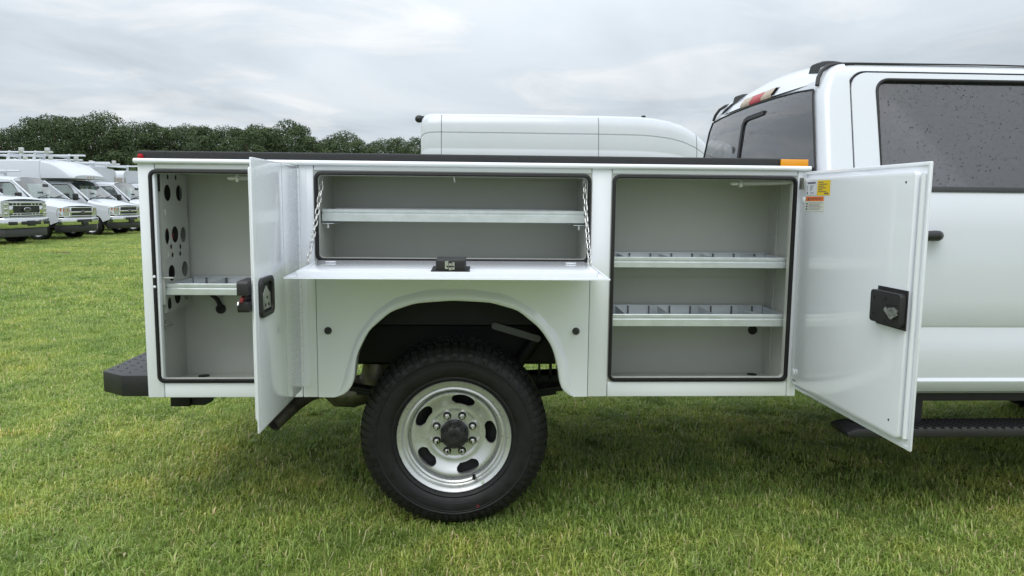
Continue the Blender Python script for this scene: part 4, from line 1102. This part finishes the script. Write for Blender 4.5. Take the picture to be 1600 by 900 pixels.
EF = [(-.03, [(.86, .70), (.90, .74), (.91, .80), (.90, 1.06), (.86, 1.10), (.60, 1.125), (.3, 1.135), (0, 1.14)]),
      (-.13, [(.95, .64), (.975, .74), (.985, .92), (.97, 1.09), (.90, 1.150), (.60, 1.175), (.3, 1.185), (0, 1.19)]),
      (-.75, [(.99, .60), (1.0, .80), (1.004, 1.02), (.99, 1.18), (.93, 1.275), (.62, 1.315), (.3, 1.33), (0, 1.335)]),
      (-.98, [(.99, .5), (1.0, .8), (1.004, 1.06), (.985, 1.25), (.91, 1.335), (.62, 1.37), (.3, 1.385), (0, 1.39)]),
      (-1.78, [(.99, .5), (1.0, .8), (1.004, 1.08), (.985, 1.28), (.79, 1.98), (.56, 2.045), (.3, 2.07), (0, 2.075)]),
      (-2.62, [(.99, .5), (1.0, .8), (1.004, 1.08), (.985, 1.28), (.79, 2.02), (.56, 2.09), (.3, 2.115), (0, 2.12)])]
EW = [(-1.34, 1.36), (-2.42, 1.36), (-2.42, 1.90), (-1.84, 1.90), (-1.70, 1.82)]
def van_front(root):
    MB().grid([[(-.03, y, z) for z in (.70, 1.10)] for y in (-.88, .88)]).build('nose_panel', 'fleet_paint', root)
    gb = MB().box(-.05, .0, -.60, .60, .77, 1.09).build('grille', 'black_plastic', root)
    for z0, z1 in ((.785, .82), (.90, .955), (1.065, 1.095)):
        MB().box(-.02, .035, -.59, .59, z0, z1).build('grille_bar', 'chrome', gb, bevel=.012)
    for y in (-.585, .585): MB().box(-.02, .03, y-.03, y+.03, .775, 1.09).build('grille_bar', 'chrome', gb, bevel=.012)
    emblem(gb, .036, .93)
    for sy in (-1, 1):
        P = [[(.0, sy*.63, z), (.0, sy*.80, z), (-.03, sy*.89, z), (-.10, sy*.955, z), (-.17, sy*.993, z)] for z in (.80, .93, 1.06)]
        h = MB().grid(P).build('headlight', 'headlamp', root, smooth=60)
        MB().grid([[(.006, sy*.70, z), (-.022, sy*.885, z), (-.10, sy*.962, z)] for z in (.955, 1.045)]).build('turn_lens', 'turn_lens', h, smooth=60)
        MB().tube([(.005, sy*.625, .79), (-.0, sy*.80, .79), (-.03, sy*.895, .79), (-.10, sy*.965, .79), (-.175, sy*1.0, .79), (-.175, sy*1.0, 1.07), (-.10, sy*.965, 1.07), (-.03, sy*.895, 1.07), (.0, sy*.80, 1.07), (.005, sy*.625, 1.07)], .010, 6, closed=True).build('headlight_bezel', 'chrome', h, smooth=60)
    out = [(-.26, -1.0), (-.12, -1.0), (.02, -.93), (.09, -.75), (.11, -.4), (.11, .4), (.09, .75), (.02, .93), (-.12, 1.0), (-.26, 1.0), (-.05, .80), (-.03, 0), (-.05, -.80)]
    b = MB().plate(out, [], .50, .735, lambda a, d, b: (a, b, d)).build('bumper', 'chrome', root, bevel=.022, seg=3)
    MB().box(.105, .125, -.38, .38, .59, .69).build('bumper_slot', 'black_plastic', b, bevel=.008)
    MB().box(.125, .14, -.16, .16, .50, .63).build('plate_bracket', 'black_plastic', b, bevel=.004)
    out2 = [(a-.05, y*.97) for a, y in out]
    MB().plate(out2, [], .27, .499, lambda a, d, b: (a, b, d)).build('air_dam', 'black_plastic', root, bevel=.02)
def rack(root, x0, x1, z, w=.95, n=4, zb=None):
    r = MB()
    for y in (-w, w): r.tube([(x0, y, z), (x1, y, z)], .035, 8)
    ro = r.build('ladder_rack', 'fleet_paint', root, smooth=60)
    for i in range(n):
        x = x0+(x1-x0)*(i+.3)/n
        MB().box(x-.05, x+.05, -w, w, z-.10, z-.04).build('rack_bar', 'fleet_paint', ro, bevel=.01)
        for y in (-w, w):
            MB().plate([(x-.10, zb if zb else z-.35), (x+.02, zb if zb else z-.35), (x+.08, z+.06), (x+.01, z+.06)], [], y-.02, y+.02).build('rack_post', 'fleet_paint', ro)
        MB().box(x+.42, x+.58, -w-.05, -w+.05, z-.06, z+.17).build('rack_clamp', 'zinc', ro, bevel=.01)
TH = R(-5)
def cutaway(loc, label, kind):
    root = empty('cutaway_van', (*loc, 0), TH); tag(root, label, 'van', 'white fleet vehicles parked in a row')
    cab_shell(root, EF, -.86, .47, 1.28, EW, 2.12, .375)
    van_front(root)
    if kind == 'cap':
        H = [(-.9, 2.13), (-1.1, 2.13)]
        S = [(-1.42, [(1.0, 2.13), (1.0, 2.15), (.96, 2.19), (.85, 2.23), (.5, 2.26), (0, 2.27)]), (-1.55, [(1.07, 2.13), (1.07, 2.17), (1.04, 2.25), (.93, 2.33), (.5, 2.37), (0, 2.38)]),
             (-2.05, [(1.09, 2.13), (1.09, 2.35), (1.06, 2.55), (.97, 2.66), (.5, 2.70), (0, 2.71)]), (-2.35, [(1.09, 2.13), (1.09, 2.50), (1.06, 2.67), (.98, 2.74), (.5, 2.78), (0, 2.79)]), (-2.655, [(1.09, 2.13), (1.09, 2.56), (1.06, 2.72), (.98, 2.79), (.5, 2.83), (0, 2.84)])]
        loft(S).build('body_cap', 'fleet_paint', root, smooth=32)
        bd = MB().box(-6.4, -2.66, -1.09, 1.09, .62, 2.80).build('box_body', 'fleet_paint', root, bevel=.05, seg=3)
        for y in (-.18, 0, .18): MB().box(-1.44, -1.40, y-.035, y+.035, 2.17, 2.20).build('clearance_lamp', 'turn_lens', root, bevel=.006)
        rack(root, -6.2, -2.2, 3.08, .98, 4, 2.80)
    elif kind == 'arch':
        o = [(-1.08, .62), (-1.08, 2.42)]+[(-1.08+.26-.26*math.cos(R(a)), 2.42+.26*math.sin(R(a))) for a in range(15, 91, 15)]+[(0, 2.73)]+[(1.08-.26+.26*math.cos(R(a)), 2.42+.26*math.sin(R(a))) for a in range(90, 14, -15)]+[(1.08, 2.42), (1.08, .62)]
        bd = MB().plate(o, [], -6.4, -2.70, lambda a, d, b: (d, a, b)).build('box_body', 'fleet_paint', root, smooth=35)
        for y in (-.96, .96): MB().box(-2.698, -2.68, y-.06, y+.06, 1.0, 2.36).build('corner_trim', 'tan_panel', bd, bevel=.004)
        MB().box(-3.15, -2.75, -1.096, -1.081, 1.0, 2.36).build('shutter', 'tan_panel', bd)
        rack(root, -6.2, -2.9, 2.98, .98, 3, 2.55)
    else:
        bd = MB().box(-6.2, -2.70, -1.06, 1.06, .62, 1.62).build('service_body', 'fleet_paint', root, bevel=.02)
        for x in (-5.6, -4.9, -3.6): MB().box(x, x+.6, -1.078, -1.061, .75, 1.5).build('compartment_door', 'fleet_paint', bd, bevel=.004)
        rack(root, -6.0, -2.75, 2.33, .98, 4, 1.62)
    for sy in (-1, 1): small_wheel(root, -4.6, sy*.97, .375, sy > 0)
    return root
cutaway((-13.41, 22.72), 'white van cab with ladder rack beside the parked pickup', 'rack')
cutaway((-13.48, 26.25), 'white van with smooth sloped box cap reaching over its cab', 'cap')
cutaway((-13.58, 29.78), 'white van with round-topped box body next to the sloped-cap van', 'arch')
cutaway((-13.73, 33.31), 'white van with round-topped box body at the far end of the row', 'arch')
# pickup at the near end of the row
pk = empty('pickup_truck', (-13.45, 19.70, 0), TH); tag(pk, 'white pickup with chrome grille and bumper parked at the end of the fleet row', 'pickup', 'white fleet vehicles parked in a row')
PF = [(-.02, [(.90, .80), (.94, .84), (.95, .90), (.945, 1.24), (.90, 1.30), (.62, 1.335), (.3, 1.35), (0, 1.355)]),
      (-.12, [(.97, .72), (.99, .84), (.995, 1.0), (.985, 1.28), (.92, 1.355), (.62, 1.40), (.3, 1.415), (0, 1.42)]),
      (-1.10, [(1.0, .60), (1.004, .80), (1.004, 1.15), (.995, 1.33), (.93, 1.43), (.62, 1.48), (.3, 1.49), (0, 1.495)]),
      (-1.35, [(1.0, .5), (1.004, .8), (1.004, 1.2), (.985, 1.38), (.91, 1.47), (.62, 1.51), (.3, 1.52), (0, 1.525)]),
      (-2.10, [(1.0, .5), (1.004, .8), (1.004, 1.2), (.985, 1.40), (.78, 1.94), (.55, 2.00), (.3, 2.03), (0, 2.035)]),
      (-3.9, [(1.0, .5), (1.004, .8), (1.004, 1.2), (.985, 1.40), (.78, 1.95), (.55, 2.01), (.3, 2.04), (0, 2.045)])]
PW = [(-1.75, 1.46), (-3.75, 1.46), (-3.7, 1.88), (-2.17, 1.88), (-2.0, 1.80)]
cab_shell(pk, PF, -.98, .50, 1.4, PW, 2.05, .41, .55)
MB().grid([[(-.02, y, z) for z in (.74, 1.30)] for y in (-.93, .93)]).build('nose_panel', 'fleet_paint', pk)
gb = MB().box(-.04, .01, -.70, .70, .84, 1.27).build('grille', 'black_plastic', pk)
for z0, z1 in ((1.225, 1.265), (1.15, 1.17), (.925, .945), (.86, .89)):
    MB().box(-.01, .045, -.69, .69, z0, z1).build('grille_bar', 'chrome', gb, bevel=.01)
for y in (-.55, -.40, -.25, .25, .40, .55):
    for z0, z1 in ((1.17, 1.225), (.89, .925)): MB().box(-.01, .035, y-.02, y+.02, z0, z1).build('grille_bar', 'chrome', gb, bevel=.008)
for y in (-.64, .64): MB().box(-.01, .05, y-.075, y+.075, .93, 1.15).build('grille_bar', 'chrome', gb, bevel=.02)
emblem(gb, .05, 1.05, .15)
for sy in (-1, 1):
    P = [[(.035, sy*.715, z), (.03, sy*.80, z), (.01, sy*.90, z), (-.07, sy*.975, z), (-.20, sy*1.008, z)] for z in (.84, 1.06, 1.28)]
    h = MB().grid(P).build('headlight', 'headlamp', pk, smooth=60)
    MB().grid([[(-.085, sy*.985, z), (-.16, sy*1.008, z)] for z in (.96, 1.10)]).build('turn_lens', 'turn_lens', h)
    for z in (.93, 1.06, 1.19): MB().box(.015, .04, sy*.83-.07, sy*.83+.07, z-.03, z+.03).build('lamp_reflector', 'chrome', h, bevel=.012)
out = [(-.25, -1.03), (-.10, -1.02), (.06, -.95), (.13, -.75), (.16, -.4), (.16, .4), (.13, .75), (.06, .95), (-.10, 1.02), (-.25, 1.03), (-.02, .80), (.0, 0), (-.02, -.80)]
b = MB().plate(out, [], .50, .80, lambda a, d, b: (a, b, d)).build('bumper', 'chrome', pk, bevel=.03, seg=3)
for y0, y1 in ((-.85, -.55), (-.42, -.10), (.10, .42), (.55, .85)):
    MB().box(.10 if abs(y0) > .5 and abs(y1) > .5 else .150, .170 if not (abs(y0) > .5 and abs(y1) > .5) else .150, y0, y1, .60, .70).build('bumper_opening', 'black_plastic', b, bevel=.012)
MB().box(.16, .18, -.16, .16, .56, .72).build('plate_bracket', 'black_plastic', b, bevel=.004)
MB().plate([(a-.06, y*.97) for a, y in out], [], .25, .499, lambda a, d, b: (a, b, d)).build('air_dam', 'trim_grey', pk, bevel=.02)
MB().box(-6.4, -4.0, -1.0, 1.0, .62, 1.42).build('cargo_bed', 'fleet_paint', pk, bevel=.03)
for sy in (-1, 1): small_wheel(pk, -5.0, sy*.985, .41, sy > 0)
MB().tube([(-1.30, -.80, 1.44), (-1.34, -.80, 2.2)], .006, 5).build('antenna', 'rubber', pk)

# ------------------------------------------------------------------ trees
def leaf_material(name, lo, mid, hi):
    mt = bpy.data.materials.new(name); mt.use_nodes = True; t = mt.node_tree; b = t.nodes['Principled BSDF']
    at = N(t, 'ShaderNodeAttribute'); at.attribute_name = 'shade'
    oi = N(t, 'ShaderNodeObjectInfo')
    f = math_node(t, 'ADD', math_node(t, 'MULTIPLY', at.outputs['Fac'], .75), math_node(t, 'MULTIPLY', oi.outputs['Random'], .25))
    t.links.new(ramp(t, f, [(.1, lo), (.5, mid), (.9, hi)]), b.inputs['Base Color']); b.inputs['Roughness'].default_value = .7; b.inputs['Specular IOR Level'].default_value = .2
    M[name] = mt
leaf_material('leaf_dark', (.040, .062, .026), (.058, .086, .036), (.080, .112, .046))
leaf_material('leaf_mid', (.055, .084, .030), (.078, .116, .040), (.105, .145, .052))
def crown_mesh(seed, lobes, ncards, wide, z0, mat):
    r = np.random.default_rng(seed); L = []
    zc_, zr = (z0+.94)/2, (.90-z0)/2
    for i in range(lobes):              # lobes spread over an egg-shaped crown, larger and fewer low down
        v = 1-2*(i+.5)/lobes; a = i*2.39996+r.uniform(-.5, .5); q = math.sqrt(1-v*v)*r.uniform(.62, 1.0)
        s_ = .80 if v > 0 else 1.0
        L.append((wide*.72*q*math.cos(a)*s_, wide*.72*q*math.sin(a)*s_, zc_+zr*.80*v+r.uniform(-.04, .04), wide*r.uniform(.30, .52)))
    wts = np.array([l[3]**2 for l in L]); wts /= wts.sum()
    idx = r.choice(len(L), ncards, p=wts)
    C = np.array([l[:3] for l in L])[idx]; RR = np.array([l[3] for l in L])[idx]
    d = r.normal(size=(ncards, 3)); d[:, 2] = np.where(d[:, 2] < -.5, -d[:, 2], d[:, 2]); d /= np.linalg.norm(d, axis=1)[:, None]
    rad = RR*(r.uniform(.55, 1.0, ncards)**.5)*(1+.20*np.sin(d[:, 0]*8+idx)*np.sin(d[:, 1]*7+idx*3)*np.sin(d[:, 2]*9+idx*2))
    P = C+d*rad[:, None]*np.array([1, 1, .82]); P[:, 2] = np.clip(P[:, 2], .02, 1.0)
    sz = r.uniform(.006, .0125, ncards)
    nrm = d+.45*r.normal(size=(ncards, 3)); nrm /= np.linalg.norm(nrm, axis=1)[:, None]
    u = np.cross(nrm, r.normal(size=(ncards, 3))); u /= np.linalg.norm(u, axis=1)[:, None]
    w = np.cross(nrm, u)
    V = np.concatenate([(P-u*sz[:, None])[:, None], (P+w*sz[:, None]*.6)[:, None], (P+u*sz[:, None])[:, None], (P-w*sz[:, None]*.6)[:, None]], 1).reshape(-1, 3)
    me = bpy.data.meshes.new('crown'); me.from_pydata(V.tolist(), [], [(4*i, 4*i+1, 4*i+2, 4*i+3) for i in range(ncards)])
    at = me.attributes.new('shade', 'FLOAT', 'POINT')
    lob = r.uniform(.2, .8, len(L))[idx]
    sh = np.clip(lob+r.normal(0, .07, ncards), 0, 1); at.data.foreach_set('value', np.repeat(sh, 4).astype(np.float32))
    me.materials.append(M[mat]); return me, L
def trunk_mesh(L, seed):
    r = np.random.default_rng(seed+99); s = MB()
    s.tube([(0, 0, -.01), (.004, .002, .15), (-.004, .004, .38), (.0, .0, .66), (.002, 0, .86)], .02, 7, rs=[.022, .017, .013, .008, .003])
    for x, y, z, rr in L[::2]:
        zb = max(.14, z-.22); s.tube([(0, 0, zb), (x*.5, y*.5, (zb+z)/2+.01), (x, y, z)], .006, 5, rs=[.008, .005, .002])
    return s.mesh('trunk', 'bark', smooth=60)
VAR = []
for k, (lo, nc, wd, z0, mt_) in enumerate(((22, 9500, .30, .16, 'leaf_dark'), (26, 11000, .36, .14, 'leaf_dark'), (20, 8500, .26, .20, 'leaf_dark'), (24, 10000, .34, .12, 'leaf_mid'), (16, 4500, .24, .34, 'leaf_dark'))):
    cm, L = crown_mesh(100+k, lo, nc, wd, z0, mt_); VAR.append((cm, trunk_mesh(L, k)))
TLAB = ['dark broadleaf tree with full rounded crown in the far tree line', 'broad spreading dark tree in the far tree line', 'narrow upright dark tree in the far tree line', 'lighter green bushy tree standing before the far tree line', 'open-crowned tree with sky showing through in the far tree line']
def tree(x, y, h, k):
    r = empty('tree', (x, y, 0), random.uniform(0, 6.28)); tag(r, TLAB[k], 'tree', 'trees of the far tree line')
    s = Matrix.Diagonal((h*random.uniform(.9, 1.15), h*random.uniform(.9, 1.15), h, 1))
    obj('crown', VAR[k][0], r, s); obj('trunk', VAR[k][1], r, s)
TR = [(-65.1,101.9,11.4),(-64.9,105.2,12.0),(-69.8,117.6,14.8),(-65.7,112.8,14.7),(-58.0,102.1,12.6),(-60.2,109.5,14.2),(-58.6,110.5,13.7),(-53.7,103.5,13.2),(-58.5,116.2,15.3),(-50.0,102.5,12.3),(-51.1,108.6,12.7),(-50.8,111.4,13.2),(-48.2,109.5,13.4),(-47.9,112.9,13.5),(-47.2,116.2,13.4),(-47.0,121.0,13.9),(-39.9,106.3,12.7),(-41.0,114.3,13.1),(-39.6,115.3,13.2),(-35.0,106.4,12.5),(-31.4,100.0,12.1),(-36.2,121.4,14.6),(-30.5,106.6,12.6),(-28.8,106.9,12.9),(-30.2,119.6,15.0),(-27.1,112.9,13.6),(-24.9,110.4,11.9),(-25.0,117.0,11.8),(-20.0,100.7,10.8),(-21.3,115.6,12.6),(-17.8,108.2,11.1),(-15.0,102.0,10.2),(-14.8,114.5,11.4),(-13.5,120.5,12.6),(-9.9,104.6,10.9),(-9.2,113.9,12.1)]
for i, (x, y, h) in enumerate(TR):
    tree(x, y, h, (0, 1, 2, 0, 1, 2, 4)[i % 7] if not 22 <= i <= 27 else (0, 2, 4)[i % 3])
x = -72.
while x < 60:          # lower trees filling the foot of the tree line, and the line going on behind the truck
    tree(x, 96+random.uniform(-3, 5), random.uniform(4.5, 8.4) if x < -8 else random.uniform(5, 8.0), random.choice((3, 3, 1, 0)))
    x += random.uniform(2.6, 4.2)
x = -4.
while x < 60:
    tree(x, 112+random.uniform(-6, 8), random.uniform(8.5, 10), random.choice((0, 1, 2))); x += random.uniform(3.5, 6)

# ------------------------------------------------------------------ grass
def grass_material():
    mt = bpy.data.materials.new('grass_blade'); mt.use_nodes = True; t = mt.node_tree; b = t.nodes['Principled BSDF']
    at = N(t, 'ShaderNodeAttribute'); at.attribute_name = 'shade'
    g = N(t, 'ShaderNodeNewGeometry')
    n1 = N(t, 'ShaderNodeTexNoise', ins={'Scale': .55, 'Detail': 5, 'Roughness': .6}); t.links.new(g.outputs['Position'], n1.inputs['Vector'])
    n2 = N(t, 'ShaderNodeTexNoise', ins={'Scale': 3.2, 'Detail': 4, 'Roughness': .6}); t.links.new(g.outputs['Position'], n2.inputs['Vector'])
    c0 = ramp(t, at.outputs['Fac'], [(.0, (.185, .29, .06)), (.45, (.345, .465, .10)), (.80, (.50, .60, .17)), (.9, (.60, .58, .26)), (1., (.64, .57, .36))])
    c1 = ramp(t, n1.outputs[0], [(.30, (.70, .82, .75)), (.50, (1, 1, 1)), (.66, (1.30, 1.14, 1.15))])
    c2 = ramp(t, n2.outputs[0], [(.30, (.56, .64, .58)), (.50, (1., 1., 1.)), (.70, (1.30, 1.15, 1.1))])
    c = mix_col(t, 1., mix_col(t, 1., c0, c1, 'MULTIPLY'), c2, 'MULTIPLY')
    t.links.new(c, b.inputs['Base Color']); b.inputs['Roughness'].default_value = .45; b.inputs['Specular IOR Level'].default_value = .6
    tl = N(t, 'ShaderNodeBsdfTranslucent'); t.links.new(c, tl.inputs[0])
    mx = N(t, 'ShaderNodeMixShader'); mx.inputs[0].default_value = .35
    out = t.nodes['Material Output']; t.links.new(b.outputs[0], mx.inputs[1]); t.links.new(tl.outputs[0], mx.inputs[2]); t.links.new(mx.outputs[0], out.inputs[0])
    M['grass_blade'] = mt
grass_material()
def tuft_mesh(seed, size, n, hmin, hmax, wd):
    r = np.random.default_rng(seed)
    k = max(4, int(n/9)); cc = r.uniform(-size/2, size/2, (k, 2)); ci = r.integers(0, k, n)
    b = cc[ci]+r.normal(0, size*.045, (n, 2)); mix = r.random(n) < .28; b[mix] = r.uniform(-size/2, size/2, (mix.sum(), 2))
    ang = r.uniform(0, 2*math.pi, n); h = r.uniform(hmin, hmax, n)*r.uniform(.6, 1., n); lean = np.clip(r.normal(1.15, .5, n), .1, 2.0); w = wd*r.uniform(.6, 1.3, n)
    dx, dy = np.cos(ang), np.sin(ang); sx, sy = -dy, dx
    V = np.zeros((n, 5, 3))
    V[:, 0] = np.stack([b[:, 0]-sx*w/2, b[:, 1]-sy*w/2, np.full(n, -.012)], 1); V[:, 1] = np.stack([b[:, 0]+sx*w/2, b[:, 1]+sy*w/2, np.full(n, -.012)], 1)
    mx_, mz = h*.5*np.sin(lean*.45), h*.5*np.cos(lean*.45)
    V[:, 2] = np.stack([b[:, 0]+dx*mx_-sx*w*.42, b[:, 1]+dy*mx_-sy*w*.42, mz], 1); V[:, 3] = np.stack([b[:, 0]+dx*mx_+sx*w*.42, b[:, 1]+dy*mx_+sy*w*.42, mz], 1)
    ex, ez = mx_+h*.5*np.sin(lean*1.1), mz+h*.5*np.cos(lean*1.1)
    V[:, 4] = np.stack([b[:, 0]+dx*ex, b[:, 1]+dy*ex, np.maximum(ez, .004)], 1)
    me = bpy.data.meshes.new('grass_tuft')
    F = []
    for i in range(n): o = 5*i; F += [(o, o+1, o+3, o+2), (o+2, o+3, o+4)]
    me.from_pydata(V.reshape(-1, 3).tolist(), [], F)
    at = me.attributes.new('shade', 'FLOAT', 'POINT')
    sh = np.clip(r.beta(2.2, 2.6, n)*.85, 0, 1); dry = r.random(n) < .12; sh[dry] = r.uniform(.86, 1, dry.sum())
    at.data.foreach_set('value', np.repeat(sh, 5).astype(np.float32))
    me.materials.append(M['grass_blade']); return me
tufts = bpy.data.collections.new('grass_tufts')
far_tufts = bpy.data.collections.new('far_grass_tufts'); tall_tufts = bpy.data.collections.new('tall_grass_tufts'); weed_tufts = bpy.data.collections.new('weed_tufts')
for k in range(6): tufts.objects.link(bpy.data.objects.new('grass_tuft', tuft_mesh(k, .34, 700, .020, .064, .0052)))
for k in range(4): far_tufts.objects.link(bpy.data.objects.new('grass_tuft', tuft_mesh(20+k, 1.1, 1900, .03, .075, .012)))
for k in range(3): tall_tufts.objects.link(bpy.data.objects.new('grass_tuft', tuft_mesh(40+k, .28, 60, .10, .19, .0065)))
for k in range(4): weed_tufts.objects.link(bpy.data.objects.new('weed', tuft_mesh(60+k, .09, 16, .035, .085, .017)))
def scatter(name, pts, coll, seed, smin, smax):
    r = np.random.default_rng(seed); n = len(pts)
    me = bpy.data.meshes.new(name); me.from_pydata([tuple(p) for p in pts], [], [])
    a = me.attributes.new('rot', 'FLOAT_VECTOR', 'POINT'); a.data.foreach_set('vector', np.stack([r.normal(0, .03, n), r.normal(0, .03, n), r.uniform(0, 6.28, n)], 1).astype(np.float32).ravel())
    a = me.attributes.new('scl', 'FLOAT', 'POINT'); a.data.foreach_set('value', r.uniform(smin, smax, n).astype(np.float32))
    o = obj(name, me)
    t = bpy.data.node_groups.new(name, 'GeometryNodeTree')
    t.interface.new_socket('Geometry', in_out='INPUT', socket_type='NodeSocketGeometry'); t.interface.new_socket('Geometry', in_out='OUTPUT', socket_type='NodeSocketGeometry')
    gi = t.nodes.new('NodeGroupInput'); go_ = t.nodes.new('NodeGroupOutput')
    ip = t.nodes.new('GeometryNodeInstanceOnPoints'); ci = t.nodes.new('GeometryNodeCollectionInfo')
    ci.inputs['Collection'].default_value = coll; ci.inputs['Separate Children'].default_value = True; ci.inputs['Reset Children'].default_value = True
    ip.inputs['Pick Instance'].default_value = True
    ra = t.nodes.new('GeometryNodeInputNamedAttribute'); ra.data_type = 'FLOAT_VECTOR'; ra.inputs['Name'].default_value = 'rot'
    sa = t.nodes.new('GeometryNodeInputNamedAttribute'); sa.data_type = 'FLOAT'; sa.inputs['Name'].default_value = 'scl'
    t.links.new(gi.outputs[0], ip.inputs['Points']); t.links.new(ci.outputs[0], ip.inputs['Instance'])
    t.links.new(ra.outputs['Attribute'], ip.inputs['Rotation']); t.links.new(sa.outputs['Attribute'], ip.inputs['Scale'])
    t.links.new(ip.outputs[0], go_.inputs[0])
    md_ = o.modifiers.new('scatter', 'NODES'); md_.node_group = t
    return o
def jitter_grid(x0, x1, y0, y1, st, seed, keep=lambda x, y: True):
    r = np.random.default_rng(seed); P = []
    for x in np.arange(x0, x1, st):
        for y in np.arange(y0, y1, st):
            a, b = x+r.uniform(-.5, .5)*st, y+r.uniform(-.5, .5)*st
            if keep(a, b): P.append((a, b, -.012))
    return P
def not_dirt(x, y): return ((x+10.4)/1.0)**2+((y-16.4)/.38)**2 > .8+random.uniform(-.3, .6)
near = jitter_grid(-6.5, 5.5, -2.2, 6.5, .225, 1)
tag(scatter('grass', near, tufts, 5, .75, 1.25), 'short mown green grass around and under the truck', 'grass', kind='stuff')
mid = jitter_grid(-20, 9, 5.5, 40, .62, 2, not_dirt)
tag(scatter('grass', mid, far_tufts, 6, .8, 1.2), 'mown green grass field between the truck and the parked fleet', 'grass', kind='stuff')
r_ = np.random.default_rng(8); tall = []
for (vx, vy) in ((-13.45, 19.70), (-13.41, 22.72), (-13.48, 26.25), (-13.58, 29.78)):
    for k in range(60):
        lx, ly = r_.uniform(-3.2, .5), r_.uniform(-1.2, 1.2)
        if r_.random() < .5: lx = r_.uniform(.0, .5)
        tall.append((vx+lx*math.cos(TH)-ly*math.sin(TH), vy+lx*math.sin(TH)+ly*math.cos(TH), -.012))
for k in range(50): tall.append((r_.uniform(-3.5, 4), r_.uniform(-1.0, .0), -.012))
tag(scatter('tall_grass', tall, tall_tufts, 9, .5, 1.0), 'taller grass tufts growing round the parked vehicles', 'grass', kind='stuff')
wd = [(r_.uniform(-6, 5), r_.uniform(-1.2, 6.5), -.012) for k in range(420)]
tag(scatter('weeds', wd, weed_tufts, 12, .5, 1.0), 'broad-leaved weeds dotted through the mown grass', 'weeds', kind='stuff')
